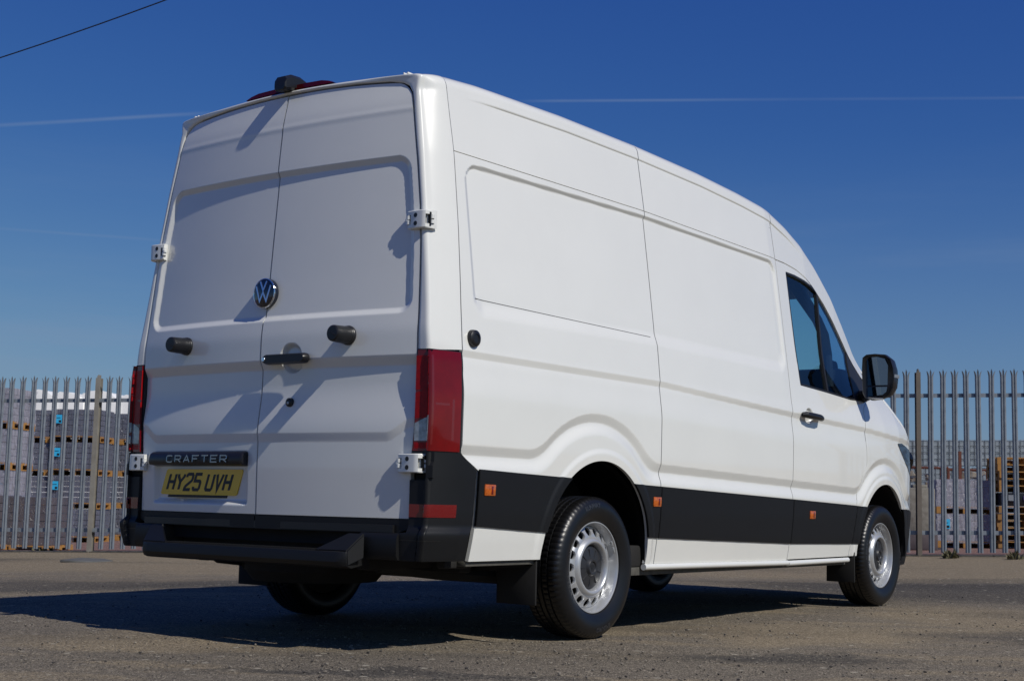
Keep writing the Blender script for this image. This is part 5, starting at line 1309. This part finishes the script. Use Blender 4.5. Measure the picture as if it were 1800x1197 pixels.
# mesh cages with scrap, posts, concrete block
def cage(px, D, w, h, label):
    p = at(px, D); t = empty('mesh_cage', p); t.rotation_euler = (0, 0, FA); tag(t, label, 'cage', 'steel mesh cages beyond the right fence')
    bm = bmesh.new()
    for yy in (-.45, .45):
        for i in range(9): tube(bm, [(-w/2+w*i/8, yy, .1), (-w/2+w*i/8, yy, h)], .006, 4)
        for j in range(8): tube(bm, [(-w/2, yy, .1+(h-.1)*j/7), (w/2, yy, .1+(h-.1)*j/7)], .006, 4)
    bm_obj('mesh_panel', bm, M['galv'], t)
    bm = bmesh.new()
    for xx in (-w/2, w/2):
        for yy in (-.45, .45): tube(bm, [(xx, yy, 0), (xx, yy, h+.03)], .02, 6)
        tube(bm, [(xx, -.45, h), (xx, .45, h)], .018, 6)
    for yy in (-.45, .45): tube(bm, [(-w/2, yy, h), (w/2, yy, h)], .02, 6); tube(bm, [(-w/2, yy, .1), (w/2, yy, .1)], .02, 6)
    bm_obj('cage_frame', bm, M['rust'], t)
    bm = bmesh.new(); r = random.Random(int(px))
    for k in range(26): add_box(bm, (r.uniform(-w/2+.12, w/2-.12), r.uniform(-.35, .35), r.uniform(.2, h-.1)), (r.uniform(.1, .3), r.uniform(.1, .3), r.uniform(.06, .2)), .01, Matrix.Rotation(r.uniform(-.6, .6), 3, 'Y'), seg=1)
    bm_obj('cage_contents', bm, mat('scrap_offcuts', (.34, .30, .24), .55, col2=(.06, .035, .025), vscale=3), t, smooth=True)
cage(1622, 37, 1.15, 1.85, 'steel mesh cage of scrap just right of the van nose'); cage(1704, 37.5, 1.15, 1.80, 'steel mesh cage of scrap behind the lilac slab packs')
p = at(1690, 35); o = box_obj('rusty_post', (0, 0, 0), (.07, .07, 2.2), M['rust']); o.location = p+Vector((0, 0, 1.1)); o.rotation_euler = (0, 0, FA); tag(o, 'rusty red steel post between the two mesh cages', 'post')
bm = bmesh.new(); add_box(bm, (0, 0, .45), (.55, .5, .9), .03); add_box(bm, (0, 0, .93), (.30, .25, .08), .02); o = bm_obj('concrete_block', bm, M['conc'], None, smooth=True); p = at(1618, 29.5); o.location = p+Vector((0, 0, .35)); o.rotation_euler = (0, 0, FA); tag(o, 'grey concrete block standing beside the brown fence post', 'block')
bm = bmesh.new(); add_box(bm, (0, 0, .17), (.62, .6, .34), .02); add_box(bm, (0, 0, .02), (.9, .2, .04), 0); o = bm_obj('dark_plinth', bm, M['block2'], None, smooth=True); o.location = at(1618, 29.5); o.rotation_euler = (0, 0, FA); tag(o, 'dark brown plinth under the grey concrete block', 'plinth')
# pale tower of blocks and a camera mast far behind the bonnet
p = at(1566, 58); t = empty('block_tower', p); t.rotation_euler = (0, 0, FA); tag(t, 'distant tall stack of pale brown blocks above the bonnet', 'stack')
for k in range(8): box_obj('block', (random.uniform(-.03, .03), 0, .28+k*.50), (1.0, .8, .47), mat('tan_blocks', (.28, .23, .19), .9, col2=(.18, .14, .12), vscale=4) if k == 0 else bpy.data.materials['tan_blocks'], t, .02)
p = at(1581.5, 60); t = empty('camera_mast', p); tag(t, 'thin distant mast with a small camera on an arm, right of the bonnet', 'mast')
bm = bmesh.new(); tube(bm, [(0, 0, 0), (0, 0, 3.3)], .035, 6); tube(bm, [(0, 0, 3.0), (fe.x*.28, fe.y*.28, 3.25)], .02, 6); bm_obj('mast_pole', bm, M['galv'], t)
bm = bmesh.new(); add_box(bm, (-fe.x*.05, -fe.y*.05, 3.42), (.22, .16, .14), .02); bm_obj('camera_head', bm, M['black'], t, smooth=True)
# broken slab on the verge
p = at(166, 16.9); bm = bmesh.new(); pts = [(-.20, -.13), (-.02, -.15), (.22, -.12), (.33, .01), (.16, .12), (-.12, .10)]
add_prism(bm, [Vector((x, y*2.2, 0)) for x, y in pts], (0, 0, 1), .028); bmesh.ops.bevel(bm, geom=list(bm.edges), offset=.006, segments=1, affect='EDGES'); o = bm_obj('broken_slab', bm, mat('grey_slab', (.11, .11, .105), .85, col2=(.07, .07, .066), vscale=9), None, smooth=True); o.location = p+Vector((0, 0, -.004)); o.rotation_euler = (.02, .03, FA+.1); tag(o, 'flat broken concrete slab lying on the dusty verge left of the van', 'slab')
# weeds at the foot of the fence
M['weed'] = mat('weed_leaf', (.07, .075, .03), .7, col2=(.10, .075, .035), vscale=20)
def weed(px, D, n, h, label):
    p = at(px, D); bm = bmesh.new(); r = random.Random(px)
    for k in range(n):
        a = r.uniform(0, 6.28); b = Vector((r.gauss(0, .10), r.gauss(0, .04), 0)); tip = b+Vector((math.cos(a)*r.uniform(.02, .10), math.sin(a)*.06, r.uniform(.3, 1)*h)); s = Vector((-math.sin(a), math.cos(a), 0))*.012
        bm.faces.new([bm.verts.new(q) for q in (b-s, b+s, (b+tip)/2+s*1.3, tip, (b+tip)/2-s*1.3)])
    o = bm_obj('weed', bm, M['weed']); o.location = p; tag(o, label, 'weed', 'weeds along the fence foot')
weed(1672, 18.15, 60, .13, 'low weed tuft at the fence foot below the lilac slab packs'); weed(1782, 17.8, 50, .12, 'small weed tuft at the fence foot near the right edge'); weed(96, 20.2, 40, .07, 'flat weed tuft at the fence foot on the left side')
# overhead wire
a0 = Vector(CAM['pos'])+raydir(-260, 180)*24; b0 = Vector(CAM['pos'])+raydir(560, -105)*20
bm = bmesh.new(); tube(bm, [a0.lerp(b0, k/16)-Vector((0, 0, .48*(k/16)*(1-k/16))) for k in range(-18, 35)], .009, 6); o = bm_obj('overhead_wire', bm, M['ink'], None, smooth=True); tag(o, 'thin black overhead wire crossing the sky at the top left', 'wire')
